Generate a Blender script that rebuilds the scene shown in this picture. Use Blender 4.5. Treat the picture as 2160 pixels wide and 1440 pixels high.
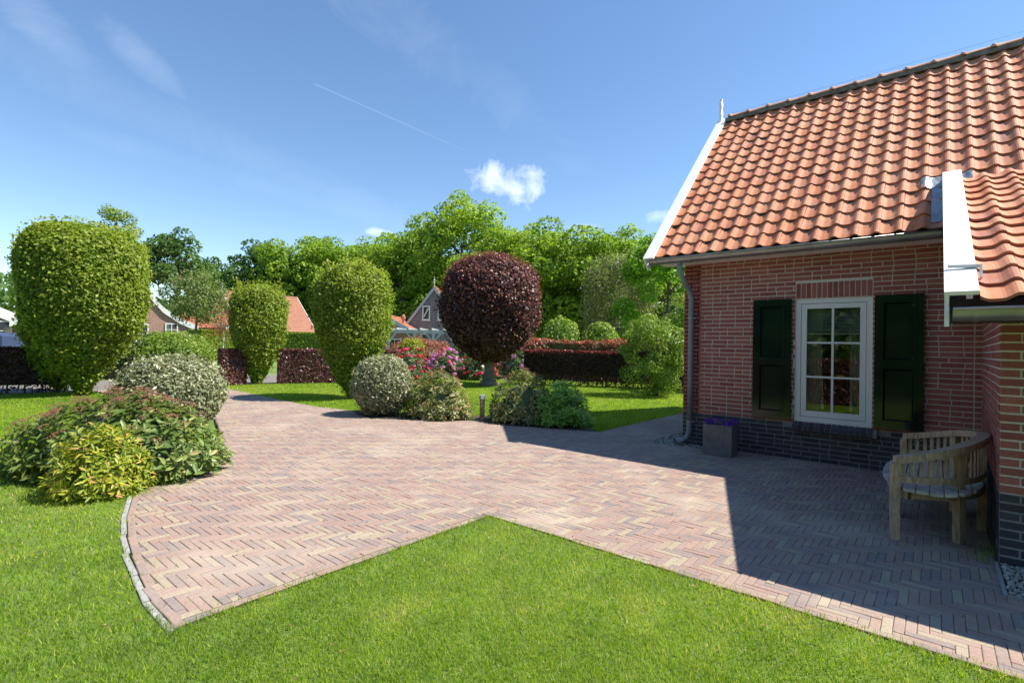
import bpy, math, random
import numpy as np
from mathutils import Matrix, Vector

# ------------------------------------------------------------------ reset
for o in list(bpy.data.objects):
    bpy.data.objects.remove(o, do_unlink=True)
scene = bpy.context.scene
COL = scene.collection
rng = np.random.default_rng(7)
random.seed(7)
R = math.radians

# ------------------------------------------------------------------ camera
YAW, PITCH, ROLL = -0.69665, 0.010235, 0.018804
fw = Vector((math.sin(YAW)*math.cos(PITCH), math.cos(YAW)*math.cos(PITCH), math.sin(PITCH)))
r0 = Vector((math.cos(YAW), -math.sin(YAW), 0.0))
u0 = r0.cross(fw)
rt = r0*math.cos(ROLL) + u0*math.sin(ROLL)
up = -r0*math.sin(ROLL) + u0*math.cos(ROLL)
CAMP = Vector((3.0532, -7.8675, 1.4667))
cam = bpy.data.cameras.new('camera')
cam.sensor_width = 36.0
cam.lens = 1072.67/2160*36
cam.clip_start = 0.05
cam.clip_end = 3000
camo = bpy.data.objects.new('camera', cam)
COL.objects.link(camo)
camo.matrix_world = Matrix(((rt.x, up.x, -fw.x, CAMP.x), (rt.y, up.y, -fw.y, CAMP.y), (rt.z, up.z, -fw.z, CAMP.z), (0, 0, 0, 1)))
scene.camera = camo

# ------------------------------------------------------------------ sun, sky, exposure
SUNV = Vector((0.55, 0.45, 1.0)).normalized()
sun = bpy.data.lights.new('sun', 'SUN')
sun.energy = 3.55
sun.angle = R(0.53)
sun.color = (1.0, 0.93, 0.82)
suno = bpy.data.objects.new('sun', sun)
COL.objects.link(suno)
suno.location = (20, 20, 30)
suno.rotation_euler = SUNV.to_track_quat('Z', 'Y').to_euler()

world = bpy.data.worlds.new('World')
scene.world = world
world.use_nodes = True
wn = world.node_tree
for n in list(wn.nodes):
    wn.nodes.remove(n)
wout = wn.nodes.new('ShaderNodeOutputWorld')
wbg = wn.nodes.new('ShaderNodeBackground')
wbg.inputs['Strength'].default_value = 0.080
sky = wn.nodes.new('ShaderNodeTexSky')
sky.sky_type = 'NISHITA'
sky.sun_disc = False
sky.sun_elevation = math.asin(SUNV.z)
sky.sun_rotation = math.atan2(SUNV.x, SUNV.y)
sky.air_density = 1.0
sky.dust_density = 0.0
sky.ozone_density = 1.8
wtc = wn.nodes.new('ShaderNodeTexCoord')


def wmath(op, a, b=None, c=None):
    n = wn.nodes.new('ShaderNodeMath')
    n.operation = op
    for i, v in enumerate((a, b, c)):
        if v is None:
            continue
        if isinstance(v, (int, float)):
            n.inputs[i].default_value = v
        else:
            wn.links.new(v, n.inputs[i])
    return n.outputs[0]


def wdot(vec):
    n = wn.nodes.new('ShaderNodeVectorMath')
    n.operation = 'DOT_PRODUCT'
    wn.links.new(wtc.outputs['Generated'], n.inputs[0])
    n.inputs[1].default_value = vec
    return n.outputs['Value']


def wnoise(scale, detail, rough=0.6, dist=0.0):
    n = wn.nodes.new('ShaderNodeTexNoise')
    n.inputs['Scale'].default_value = scale
    n.inputs['Detail'].default_value = detail
    n.inputs['Roughness'].default_value = rough
    n.inputs['Distortion'].default_value = dist
    wn.links.new(wtc.outputs['Generated'], n.inputs['Vector'])
    return n.outputs['Fac']


def cloud_mask(d, ax_deg, w, h, noise, k, gain, peak):
    """soft cloud around the sky direction d: half extents w, h (tangent units), long axis turned by ax_deg"""
    d = Vector(d).normalized()
    e1 = Vector((d.y, -d.x, 0)).normalized()
    e2 = e1.cross(d).normalized()
    c, s = math.cos(R(ax_deg)), math.sin(R(ax_deg))
    f1 = e1*c + e2*s
    f2 = e2*c - e1*s
    fwd = wmath('MAXIMUM', wdot(d), 0.05)
    a = wmath('DIVIDE', wdot(f1), fwd)
    b = wmath('DIVIDE', wdot(f2), fwd)
    q = wmath('ADD', wmath('POWER', wmath('ABSOLUTE', wmath('DIVIDE', a, w)), 2.0), wmath('POWER', wmath('ABSOLUTE', wmath('DIVIDE', b, h)), 2.0))
    m = wmath('SUBTRACT', 1.0, q)
    m = wmath('ADD', m, wmath('MULTIPLY', wmath('SUBTRACT', noise, 0.5), k))
    m = wmath('MULTIPLY', m, gain)
    m = wmath('MINIMUM', wmath('MAXIMUM', m, 0.0), 1.0)
    front = wmath('GREATER_THAN', wdot(d), 0.3)
    return wmath('MULTIPLY', wmath('MULTIPLY', m, peak), front)


nz1 = wnoise(26, 6, 0.62, 0.3)
nz2 = wnoise(9, 6, 0.7, 1.0)
masks = [
    cloud_mask((-0.6207, 0.7222, 0.3052), -6, 0.082, 0.036, nz1, 4.2, 0.42, 0.75),
    cloud_mask((-0.800, 0.5638, 0.209), 0, 0.026, 0.010, nz1, 3.0, 0.5, 0.6),
    cloud_mask((-0.3908, 0.8879, 0.2428), 0, 0.030, 0.012, nz1, 4.0, 0.35, 0.45),
    cloud_mask((-0.5222, 0.8216, 0.2288), 0, 0.040, 0.008, nz1, 3.0, 0.35, 0.25),
    cloud_mask((-0.905, 0.085, 0.43), -38, 0.10, 0.030, nz2, 3.6, 0.3, 0.16),
    cloud_mask((-0.887, 0.2133, 0.4096), -35, 0.07, 0.025, nz2, 3.0, 0.3, 0.16),
    cloud_mask((-0.70, 0.42, 0.56), -24, 0.60, 0.05, nz2, 4.0, 0.14, 0.16),
    cloud_mask((-0.86, 0.36, 0.30), -16, 0.55, 0.035, nz2, 4.0, 0.12, 0.14),
    cloud_mask((-0.80, 0.46, 0.24), -10, 0.45, 0.020, nz2, 4.0, 0.12, 0.14),
]
# vapour trail between two sky directions
dA, dB = Vector((-0.795, 0.4292, 0.4287)).normalized(), Vector((-0.6626, 0.6596, 0.3548)).normalized()
nrm = dA.cross(dB).normalized()
mid = (dA+dB).normalized()
tang = nrm.cross(mid).normalized()
half = math.tan(0.5*dA.angle(dB))
fwd = wmath('MAXIMUM', wdot(mid), 0.05)
al = wmath('DIVIDE', wdot(tang), fwd)
ac = wmath('ABSOLUTE', wmath('DIVIDE', wdot(nrm), fwd))
sgn = 1 if tang.dot(dB) > 0 else -1
tt = wmath('MULTIPLY', al, sgn/half)           # -1 at the sharp head, +1 at the faded tail
wid = wmath('ADD', 0.0011, wmath('MULTIPLY', wmath('ADD', tt, 1.0), 0.0006))
tr = wmath('MAXIMUM', wmath('SUBTRACT', 1.0, wmath('DIVIDE', ac, wid)), 0.0)
tr = wmath('MULTIPLY', tr, wmath('LESS_THAN', wmath('ABSOLUTE', tt), 1.0))
tr = wmath('MULTIPLY', tr, wmath('SUBTRACT', 0.10, wmath('MULTIPLY', wmath('ADD', tt, 1.0), 0.045)))
tr = wmath('MULTIPLY', tr, wmath('GREATER_THAN', wdot(mid), 0.3))
masks.append(tr)
tot = masks[0]
for m in masks[1:]:
    tot = wmath('MAXIMUM', tot, m)
wmix = wn.nodes.new('ShaderNodeMix')
wmix.data_type = 'RGBA'
wn.links.new(tot, wmix.inputs['Factor'])
whs = wn.nodes.new('ShaderNodeHueSaturation')
whs.inputs['Saturation'].default_value = 1.10
wn.links.new(sky.outputs['Color'], whs.inputs['Color'])
wn.links.new(whs.outputs['Color'], wmix.inputs['A'])
wmix.inputs['B'].default_value = (9.6, 9.8, 10.2, 1)
wn.links.new(wmix.outputs['Result'], wbg.inputs['Color'])
wn.links.new(wbg.outputs['Background'], wout.inputs['Surface'])

vs = scene.view_settings
vs.view_transform = 'Standard'
vs.look = 'None'
vs.exposure = 1.34
vs.gamma = 1.0
vs.use_curve_mapping = False
scene.render.engine = 'CYCLES'
scene.render.resolution_x = 1024
scene.render.resolution_y = 682
scene.cycles.transparent_max_bounces = 16


# ================================================================== materials
def nodes_of(name):
    m = bpy.data.materials.new(name)
    m.use_nodes = True
    nt = m.node_tree
    b = nt.nodes['Principled BSDF']
    return m, nt, b


def ramp_node(nt, stops, interp='LINEAR'):
    r = nt.nodes.new('ShaderNodeValToRGB')
    r.color_ramp.interpolation = interp
    el = r.color_ramp.elements
    while len(el) < len(stops):
        el.new(0.5)
    for e, (p, c) in zip(el, stops):
        e.position = p
        e.color = (c[0], c[1], c[2], 1)
    return r


def noise_node(nt, scale, detail=4, rough=0.55, stretch=None, world_space=True):
    n = nt.nodes.new('ShaderNodeTexNoise')
    n.inputs['Scale'].default_value = scale
    n.inputs['Detail'].default_value = detail
    n.inputs['Roughness'].default_value = rough
    if world_space:
        g = nt.nodes.new('ShaderNodeNewGeometry')
        src = g.outputs['Position']
    else:
        g = nt.nodes.new('ShaderNodeTexCoord')
        src = g.outputs['Object']
    if stretch:
        mp = nt.nodes.new('ShaderNodeMapping')
        mp.inputs['Scale'].default_value = stretch
        nt.links.new(src, mp.inputs['Vector'])
        src = mp.outputs['Vector']
    nt.links.new(src, n.inputs['Vector'])
    return n


def mixc(nt, fac, a, b, mode='MIX'):
    n = nt.nodes.new('ShaderNodeMix')
    n.data_type = 'RGBA'
    n.blend_type = mode
    for k, v in (('Factor', fac), ('A', a), ('B', b)):
        if isinstance(v, (int, float)):
            n.inputs[k].default_value = v
        elif isinstance(v, tuple):
            n.inputs[k].default_value = (v[0], v[1], v[2], 1)
        else:
            nt.links.new(v, n.inputs[k])
    return n.outputs['Result']


def fmath(nt, op, a, b=0.0):
    n = nt.nodes.new('ShaderNodeMath')
    n.operation = op
    for i, v in enumerate((a, b)):
        if isinstance(v, (int, float)):
            n.inputs[i].default_value = v
        else:
            nt.links.new(v, n.inputs[i])
    return n.outputs[0]


def add_bump(nt, b, height, strength, dist):
    bp = nt.nodes.new('ShaderNodeBump')
    bp.inputs['Strength'].default_value = strength
    bp.inputs['Distance'].default_value = dist
    nt.links.new(height, bp.inputs['Height'])
    nt.links.new(bp.outputs['Normal'], b.inputs['Normal'])


def mat_plain(name, col, rough=0.6, var=0.15, scale=8, metal=0.0, bump=0.0, bscale=60, bdist=0.004, spec=0.5, stretch=None):
    m, nt, b = nodes_of(name)
    n = noise_node(nt, scale, 5, 0.6, stretch)
    r = ramp_node(nt, [(0.3, tuple(c*(1-var) for c in col)), (0.7, tuple(min(1, c*(1+var)) for c in col))])
    nt.links.new(n.outputs['Fac'], r.inputs['Fac'])
    nt.links.new(r.outputs['Color'], b.inputs['Base Color'])
    b.inputs['Roughness'].default_value = rough
    b.inputs['Metallic'].default_value = metal
    b.inputs['Specular IOR Level'].default_value = spec
    if bump:
        n2 = noise_node(nt, bscale, 4, 0.6, stretch)
        add_bump(nt, b, n2.outputs['Fac'], bump, bdist)
    return m


def mat_tint(name, stops, src, rough=0.8, grain=0.25, gscale=45, bump=0.3, bdist=0.003, stain=None, spec=0.3, interp='LINEAR', bscale=None):
    """colour picked by a per-piece random value: src 'OBJ' = Object Info, 'ATTR' = the tint attribute"""
    m, nt, b = nodes_of(name)
    if src == 'OBJ':
        oi = nt.nodes.new('ShaderNodeObjectInfo')
        v = oi.outputs['Random']
    else:
        at = nt.nodes.new('ShaderNodeAttribute')
        at.attribute_name = 'tint'
        v = at.outputs['Fac']
    r = ramp_node(nt, stops, interp)
    nt.links.new(v, r.inputs['Fac'])
    n = noise_node(nt, gscale, 5, 0.65)
    g = ramp_node(nt, [(0.25, (1-grain,)*3), (0.75, (1+grain*0.6,)*3)])
    nt.links.new(n.outputs['Fac'], g.inputs['Fac'])
    col = mixc(nt, 1.0, r.outputs['Color'], g.outputs['Color'], 'MULTIPLY')
    if stain:
        scol, sscale, lo, hi, amt = stain
        sn = noise_node(nt, sscale, 6, 0.62)
        sr = ramp_node(nt, [(lo, (0, 0, 0)), (hi, (amt,)*3)])
        nt.links.new(sn.outputs['Fac'], sr.inputs['Fac'])
        col = mixc(nt, sr.outputs['Color'], col, scol)
    nt.links.new(col, b.inputs['Base Color'])
    b.inputs['Roughness'].default_value = rough
    b.inputs['Specular IOR Level'].default_value = spec
    if bump:
        n2 = noise_node(nt, bscale or gscale*2.2, 3, 0.6)
        add_bump(nt, b, n2.outputs['Fac'], bump, bdist)
    return m


LEAF_GAIN = 1.75


def mat_leaf(name, stops, transl=0.35, rough=0.45, spec=0.35, tcol=1.5):
    stops = [(p, tuple(min(c*LEAF_GAIN, 0.75) for c in col)) for p, col in stops]
    transl = min(transl+0.08, 0.5)
    tcol = 1.25
    m, nt, b = nodes_of(name)
    at = nt.nodes.new('ShaderNodeAttribute')
    at.attribute_name = 'tint'
    r = ramp_node(nt, stops)
    nt.links.new(at.outputs['Fac'], r.inputs['Fac'])
    nt.links.new(r.outputs['Color'], b.inputs['Base Color'])
    b.inputs['Roughness'].default_value = rough
    b.inputs['Specular IOR Level'].default_value = spec
    tr = nt.nodes.new('ShaderNodeBsdfTranslucent')
    tc = mixc(nt, 1.0, r.outputs['Color'], (tcol, tcol, tcol*0.6), 'MULTIPLY')
    nt.links.new(tc, tr.inputs['Color'])
    mx = nt.nodes.new('ShaderNodeMixShader')
    mx.inputs[0].default_value = transl
    nt.links.new(b.outputs[0], mx.inputs[1])
    nt.links.new(tr.outputs[0], mx.inputs[2])
    nt.links.new(mx.outputs[0], nt.nodes['Material Output'].inputs['Surface'])
    return m


def mat_brick_far(name, c1, c2, mortar, bw=0.22, rh=0.0625, axis='XZ'):
    m, nt, b = nodes_of(name)
    tc = nt.nodes.new('ShaderNodeTexCoord')
    sx = nt.nodes.new('ShaderNodeSeparateXYZ')
    nt.links.new(tc.outputs['Object'], sx.inputs[0])
    cx = nt.nodes.new('ShaderNodeCombineXYZ')
    s = fmath(nt, 'ADD', sx.outputs['X'], sx.outputs['Y'])
    nt.links.new(s, cx.inputs[0])
    nt.links.new(sx.outputs['Z'], cx.inputs[1])
    br = nt.nodes.new('ShaderNodeTexBrick')
    br.inputs['Scale'].default_value = 1.0
    br.inputs['Brick Width'].default_value = bw
    br.inputs['Row Height'].default_value = rh
    br.inputs['Mortar Size'].default_value = 0.006
    br.inputs['Color1'].default_value = (*c1, 1)
    br.inputs['Color2'].default_value = (*c2, 1)
    br.inputs['Mortar'].default_value = (*mortar, 1)
    nt.links.new(cx.outputs[0], br.inputs['Vector'])
    nt.links.new(br.outputs['Color'], b.inputs['Base Color'])
    b.inputs['Roughness'].default_value = 0.85
    return m


def mat_tiles_far(name, c1, c2):
    m, nt, b = nodes_of(name)
    n = noise_node(nt, 3, 5, 0.65)
    r = ramp_node(nt, [(0.3, c1), (0.7, c2)])
    nt.links.new(n.outputs['Fac'], r.inputs['Fac'])
    nt.links.new(r.outputs['Color'], b.inputs['Base Color'])
    b.inputs['Roughness'].default_value = 0.8
    return m


def mat_glass(name, tint=(0.85, 0.9, 0.88)):
    m, nt, b = nodes_of(name)
    nt.nodes.remove(b)
    fr = nt.nodes.new('ShaderNodeFresnel')
    fr.inputs['IOR'].default_value = 1.62
    tr = nt.nodes.new('ShaderNodeBsdfTransparent')
    tr.inputs['Color'].default_value = (*tint, 1)
    gl = nt.nodes.new('ShaderNodeBsdfGlossy')
    gl.inputs['Roughness'].default_value = 0.0
    k = fmath(nt, 'MINIMUM', fmath(nt, 'MULTIPLY', fr.outputs[0], 2.2), 0.9)
    mx = nt.nodes.new('ShaderNodeMixShader')
    nt.links.new(k, mx.inputs[0])
    nt.links.new(tr.outputs[0], mx.inputs[1])
    nt.links.new(gl.outputs[0], mx.inputs[2])
    nt.links.new(mx.outputs[0], nt.nodes['Material Output'].inputs['Surface'])
    return m


PAVE = [(0.00, (0.308, 0.209, 0.173)), (0.18, (0.337, 0.234, 0.192)), (0.36, (0.290, 0.219, 0.192)), (0.52, (0.243, 0.201, 0.192)), (0.66, (0.348, 0.243, 0.201)), (0.80, (0.319, 0.237, 0.198)), (0.88, (0.343, 0.283, 0.204)), (1.00, (0.372, 0.313, 0.232))]
WALLB = [(0.0, (0.29, 0.088, 0.068)), (0.35, (0.36, 0.118, 0.092)), (0.7, (0.42, 0.145, 0.108)), (1.0, (0.33, 0.105, 0.09))]
DARKB = [(0.0, (0.045, 0.042, 0.05)), (0.5, (0.065, 0.06, 0.07)), (1.0, (0.09, 0.075, 0.08))]
TILE = [(0.00, (0.539, 0.195, 0.096)), (0.30, (0.586, 0.233, 0.122)), (0.60, (0.605, 0.266, 0.152)), (0.85, (0.567, 0.223, 0.122)), (0.95, (0.465, 0.171, 0.098)), (1.00, (0.372, 0.152, 0.098))]
SAND = ((0.43, 0.36, 0.285), 0.9, 0.50, 0.72, 0.75)
M = {}
M['pave_obj'] = mat_tint('clay_paver_piece', PAVE, 'OBJ', 0.85, 0.3, 60, 0.5, 0.003, SAND)
M['pave'] = mat_tint('clay_paver_mass', PAVE, 'ATTR', 0.85, 0.3, 60, 0.5, 0.003, SAND)
jm, jnt, jb = nodes_of('joint_sand')
jn = noise_node(jnt, 60, 4, 0.6)
jr = ramp_node(jnt, [(0.3, (0.13, 0.105, 0.08)), (0.7, (0.23, 0.19, 0.145))])
jnt.links.new(jn.outputs['Fac'], jr.inputs['Fac'])
jn2 = noise_node(jnt, 1.6, 6, 0.65)
jr2 = ramp_node(jnt, [(0.48, (0, 0, 0)), (0.64, (0.85, 0.85, 0.85))])
jnt.links.new(jn2.outputs['Fac'], jr2.inputs['Fac'])
jnt.links.new(mixc(jnt, jr2.outputs['Color'], jr.outputs['Color'], (0.10, 0.115, 0.04)), jb.inputs['Base Color'])
jb.inputs['Roughness'].default_value = 0.95
M['joint'] = jm
M['wall_obj'] = mat_tint('wall_brick_piece', WALLB, 'OBJ', 0.85, 0.3, 40, 0.4, 0.002)
M['wall'] = mat_tint('wall_brick_mass', WALLB, 'ATTR', 0.85, 0.3, 40, 0.4, 0.002)
M['dark'] = mat_tint('plinth_brick', DARKB, 'ATTR', 0.7, 0.3, 40, 0.4, 0.002)
M['dark_obj'] = mat_tint('plinth_brick_piece', DARKB, 'OBJ', 0.7, 0.3, 40, 0.4, 0.002)
M['mortar'] = mat_plain('mortar', (0.67, 0.60, 0.53), 0.95, 0.15, 30, bump=0.4, bscale=150, bdist=0.002)
M['mortar_dark'] = mat_plain('mortar_plinth', (0.23, 0.235, 0.235), 0.95, 0.2, 20, bump=0.4, bscale=150, bdist=0.002)
LICH = ((0.36, 0.27, 0.21), 5.0, 0.50, 0.78, 0.6)
M['tile_obj'] = mat_tint('clay_roof_tile_piece', TILE, 'OBJ', 0.7, 0.22, 14, 0.25, 0.003, LICH, 0.2)
M['tile'] = mat_tint('clay_roof_tile_mass', TILE, 'ATTR', 0.7, 0.22, 14, 0.25, 0.003, LICH, 0.2)
M['ridge'] = mat_plain('ridge_clay', (0.46, 0.23, 0.15), 0.8, 0.35, 7, bump=0.3, bscale=50)
M['ridge_old'] = mat_plain('mossy_ridge_mortar', (0.17, 0.155, 0.13), 0.95, 0.5, 9, bump=0.5, bscale=70)
M['under'] = mat_plain('roof_underlay', (0.035, 0.03, 0.03), 0.9, 0.2)
M['white'] = mat_plain('white_paint', (0.88, 0.88, 0.87), 0.4, 0.03, 3)
M['frame'] = mat_plain('pale_grey_paint', (0.80, 0.79, 0.76), 0.35, 0.03, 3)
M['zinc'] = mat_plain('weathered_zinc', (0.36, 0.36, 0.36), 0.42, 0.18, 5, metal=0.75, bump=0.05, bscale=20)
M['pipe'] = mat_plain('grey_downpipe', (0.24, 0.26, 0.29), 0.5, 0.1, 6, metal=0.2)
M['lead'] = mat_plain('lead_sheet', (0.33, 0.37, 0.40), 0.45, 0.3, 8, metal=0.5, bump=0.4, bscale=16, bdist=0.01)
M['green'] = mat_plain('gloss_green_paint', (0.006, 0.019, 0.012), 0.09, 0.2, 3, spec=0.4)
M['glass'] = mat_glass('window_glass')
M['black'] = mat_plain('dark_interior', (0.06, 0.05, 0.045), 0.9, 0.2)
M['cream'] = mat_plain('cream_cloth', (0.55, 0.50, 0.40), 0.9, 0.08)
M['blind'] = mat_plain('white_blind', (0.74, 0.75, 0.74), 0.5, 0.03)
M['floorwood'] = mat_plain('room_floor', (0.16, 0.10, 0.06), 0.6, 0.2)
M['yellow'] = mat_plain('yellow_paper', (0.75, 0.50, 0.02), 0.7, 0.03)
M['teak'] = mat_plain('weathered_teak', (0.40, 0.285, 0.185), 0.75, 0.45, 9, bump=0.35, bscale=40, stretch=(6, 6, 1.2))
M['teak_seat'] = mat_plain('silvered_teak', (0.42, 0.39, 0.345), 0.7, 0.3, 9, bump=0.3, bscale=40, stretch=(1, 1, 4))
M['concrete'] = mat_plain('grey_composite', (0.17, 0.155, 0.15), 0.75, 0.3, 12, bump=0.25, bscale=90)
M['soil'] = mat_plain('soil', (0.055, 0.042, 0.03), 0.95, 0.35, 14, bump=0.8, bscale=45, bdist=0.02)
M['stone'] = mat_tint('gravel_stone', [(0, (0.20, 0.18, 0.16)), (0.4, (0.36, 0.33, 0.29)), (0.8, (0.55, 0.52, 0.48)), (1, (0.28, 0.22, 0.17))], 'ATTR', 0.8, 0.2, 60, 0.2)
M['kerb'] = mat_plain('grey_granite', (0.30, 0.30, 0.285), 0.85, 0.25, 20, bump=0.4, bscale=80)
M['lawn'] = mat_plain('lawn_base', (0.12, 0.19, 0.03), 0.95, 0.35, 3.5, bump=0.7, bscale=160, bdist=0.02)
M['ground'] = mat_plain('field_grass', (0.13, 0.20, 0.035), 0.95, 0.3, 0.4)
M['asphalt'] = mat_plain('asphalt', (0.17, 0.155, 0.14), 0.9, 0.15, 8, bump=0.3, bscale=90)
M['bark'] = mat_plain('bark', (0.10, 0.082, 0.062), 0.9, 0.35, 6, bump=0.6, bscale=18, bdist=0.03, stretch=(3, 3, 0.6))
M['beechbark'] = mat_plain('beech_bark', (0.17, 0.155, 0.12), 0.85, 0.4, 6, bump=0.4, bscale=14, bdist=0.02)
M['birchbark'] = mat_plain('birch_bark', (0.5, 0.48, 0.44), 0.8, 0.4, 4)
M['twig'] = mat_plain('twig', (0.08, 0.05, 0.035), 0.9, 0.3)
M['grass'] = mat_leaf('grass_blade', [(0, (0.055, 0.115, 0.010)), (0.35, (0.125, 0.205, 0.014)), (0.65, (0.20, 0.275, 0.022)), (0.88, (0.29, 0.315, 0.05)), (1, (0.38, 0.33, 0.15))], 0.42, 0.6, 0.12, 1.4)
M['hornbeam'] = mat_leaf('hornbeam_leaf', [(0, (0.065, 0.115, 0.012)), (0.45, (0.135, 0.19, 0.022)), (0.8, (0.195, 0.235, 0.034)), (1, (0.25, 0.235, 0.05))], 0.36, 0.5, 0.3, 1.4)
M['beechred'] = mat_leaf('copper_beech_leaf', [(0, (0.036, 0.018, 0.018)), (0.5, (0.075, 0.033, 0.032)), (0.85, (0.125, 0.042, 0.038)), (1, (0.20, 0.06, 0.045))], 0.16, 0.45, 0.45, 1.5)
M['hedgered'] = mat_leaf('beech_hedge_leaf', [(0, (0.045, 0.022, 0.022)), (0.5, (0.105, 0.045, 0.042)), (0.85, (0.19, 0.068, 0.055)), (1, (0.28, 0.14, 0.085))], 0.2, 0.33, 0.55, 1.5)
M['hedgeshade'] = mat_leaf('shade_toned_beech_leaf', [(0, (0.020, 0.011, 0.010)), (0.5, (0.040, 0.020, 0.016)), (0.85, (0.075, 0.022, 0.020)), (1, (0.16, 0.03, 0.03))], 0.16, 0.36, 0.4, 1.5)  # darker copy of the beech hedge leaf, with shade put into its colour
M['silver'] = mat_leaf('silver_leaf', [(0, (0.07, 0.09, 0.04)), (0.4, (0.14, 0.16, 0.085)), (0.75, (0.235, 0.24, 0.15)), (1, (0.33, 0.305, 0.22))], 0.18, 0.4, 0.4, 1.2)
M['viburnum'] = mat_leaf('viburnum_leaf', [(0, (0.040, 0.070, 0.018)), (0.5, (0.090, 0.135, 0.032)), (0.85, (0.175, 0.205, 0.055)), (1, (0.27, 0.22, 0.09))], 0.24, 0.38, 0.4, 1.5)
M['vibgrey'] = mat_leaf('bronze_leaf', [(0, (0.06, 0.085, 0.028)), (0.45, (0.125, 0.15, 0.05)), (0.8, (0.21, 0.195, 0.08)), (1, (0.30, 0.17, 0.085))], 0.24, 0.38, 0.45, 1.5)
M['yellowleaf'] = mat_leaf('yellow_green_leaf', [(0, (0.07, 0.115, 0.012)), (0.45, (0.16, 0.20, 0.018)), (0.85, (0.30, 0.29, 0.035)), (1, (0.34, 0.20, 0.08))], 0.32, 0.4, 0.4, 1.3)
M['rhodo'] = mat_leaf('rhododendron_leaf', [(0, (0.030, 0.060, 0.020)), (0.6, (0.065, 0.105, 0.032)), (1, (0.15, 0.18, 0.07))], 0.2, 0.35, 0.5, 1.4)
M['rhodolight'] = mat_leaf('young_rhododendron_leaf', [(0, (0.09, 0.17, 0.035)), (0.6, (0.19, 0.31, 0.055)), (1, (0.27, 0.38, 0.09))], 0.34, 0.35, 0.45, 1.4)
M['photinia'] = mat_leaf('photinia_leaf', [(0, (0.06, 0.075, 0.025)), (0.4, (0.13, 0.085, 0.045)), (0.7, (0.26, 0.055, 0.05)), (1, (0.36, 0.10, 0.09))], 0.25, 0.4, 0.45, 1.4)
M['oak'] = mat_leaf('woodland_leaf', [(0, (0.070, 0.125, 0.014)), (0.45, (0.135, 0.215, 0.02)), (0.8, (0.21, 0.285, 0.03)), (1, (0.28, 0.325, 0.05))], 0.42, 0.5, 0.3, 1.5)
M['oakdark'] = mat_leaf('dark_woodland_leaf', [(0, (0.025, 0.060, 0.014)), (0.5, (0.050, 0.100, 0.020)), (1, (0.10, 0.16, 0.03))], 0.3, 0.5, 0.3, 1.4)
M['birch'] = mat_leaf('birch_leaf', [(0, (0.07, 0.095, 0.030)), (0.5, (0.125, 0.15, 0.055)), (1, (0.21, 0.22, 0.10))], 0.3, 0.5, 0.3, 1.3)
M['maple'] = mat_leaf('bright_maple_leaf', [(0, (0.06, 0.135, 0.010)), (0.5, (0.115, 0.225, 0.014)), (1, (0.21, 0.31, 0.035))], 0.36, 0.5, 0.3, 1.4)
M['shrub'] = mat_leaf('garden_shrub_leaf', [(0, (0.055, 0.105, 0.012)), (0.5, (0.115, 0.185, 0.025)), (0.85, (0.20, 0.25, 0.05)), (1, (0.30, 0.28, 0.10))], 0.32, 0.42, 0.4, 1.4)
M['cherry'] = mat_leaf('cherry_leaf', [(0, (0.06, 0.095, 0.025)), (0.5, (0.11, 0.15, 0.045)), (1, (0.20, 0.19, 0.08))], 0.32, 0.45, 0.35, 1.4)
M['redtree'] = mat_leaf('red_leaf', [(0, (0.10, 0.06, 0.03)), (0.6, (0.20, 0.07, 0.045)), (1, (0.28, 0.12, 0.07))], 0.3, 0.45, 0.3, 1.4)
M['bud'] = mat_plain('flower_bud', (0.17, 0.07, 0.04), 0.8, 0.3, 30)
M['petalpink'] = mat_leaf('pink_petal', [(0, (0.45, 0.02, 0.10)), (0.5, (0.60, 0.035, 0.14)), (1, (0.70, 0.15, 0.28))], 0.3, 0.6, 0.2, 1.1)
M['petallilac'] = mat_leaf('lilac_petal', [(0, (0.48, 0.10, 0.45)), (0.5, (0.60, 0.18, 0.55)), (1, (0.72, 0.38, 0.68))], 0.3, 0.6, 0.2, 1.1)
M['petalred'] = mat_leaf('red_petal', [(0, (0.45, 0.008, 0.02)), (0.6, (0.62, 0.02, 0.04)), (1, (0.70, 0.07, 0.08))], 0.3, 0.6, 0.2, 1.1)
M['pansy'] = mat_leaf('violet_petal', [(0, (0.07, 0.015, 0.16)), (0.6, (0.12, 0.03, 0.26)), (1, (0.20, 0.06, 0.36))], 0.3, 0.6, 0.2, 1.1)
M['brick_far'] = mat_brick_far('far_brick', (0.26, 0.105, 0.075), (0.36, 0.17, 0.125), (0.45, 0.40, 0.34))
M['tiles_far'] = mat_tiles_far('far_tiles', (0.34, 0.125, 0.065), (0.47, 0.19, 0.105))
M['tiles_brown'] = mat_tiles_far('far_brown_tiles', (0.28, 0.12, 0.075), (0.36, 0.17, 0.11))
M['woodgrey'] = mat_plain('grey_boards', (0.17, 0.17, 0.18), 0.85, 0.25, 3, stretch=(4, 4, 0.4))
M['greypaint'] = mat_plain('pale_blue_grey_paint', (0.36, 0.39, 0.41), 0.6, 0.06, 3)
M['whitefar'] = mat_plain('off_white_paint', (0.68, 0.68, 0.66), 0.5, 0.05, 3)
M['paneblue'] = mat_plain('far_window_glass', (0.03, 0.04, 0.05), 0.04, 0.1, 2, spec=1.0)
M['carpaint'] = mat_plain('blue_grey_car_paint', (0.06, 0.08, 0.13), 0.22, 0.05, 2, metal=0.4)
M['rubber'] = mat_plain('rubber', (0.02, 0.02, 0.02), 0.8, 0.1)
M['postwood'] = mat_plain('post_wood', (0.24, 0.17, 0.11), 0.8, 0.3, 10, stretch=(4, 4, 0.6))
M['wire'] = mat_plain('wire', (0.12, 0.12, 0.12), 0.6, 0.1)
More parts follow.
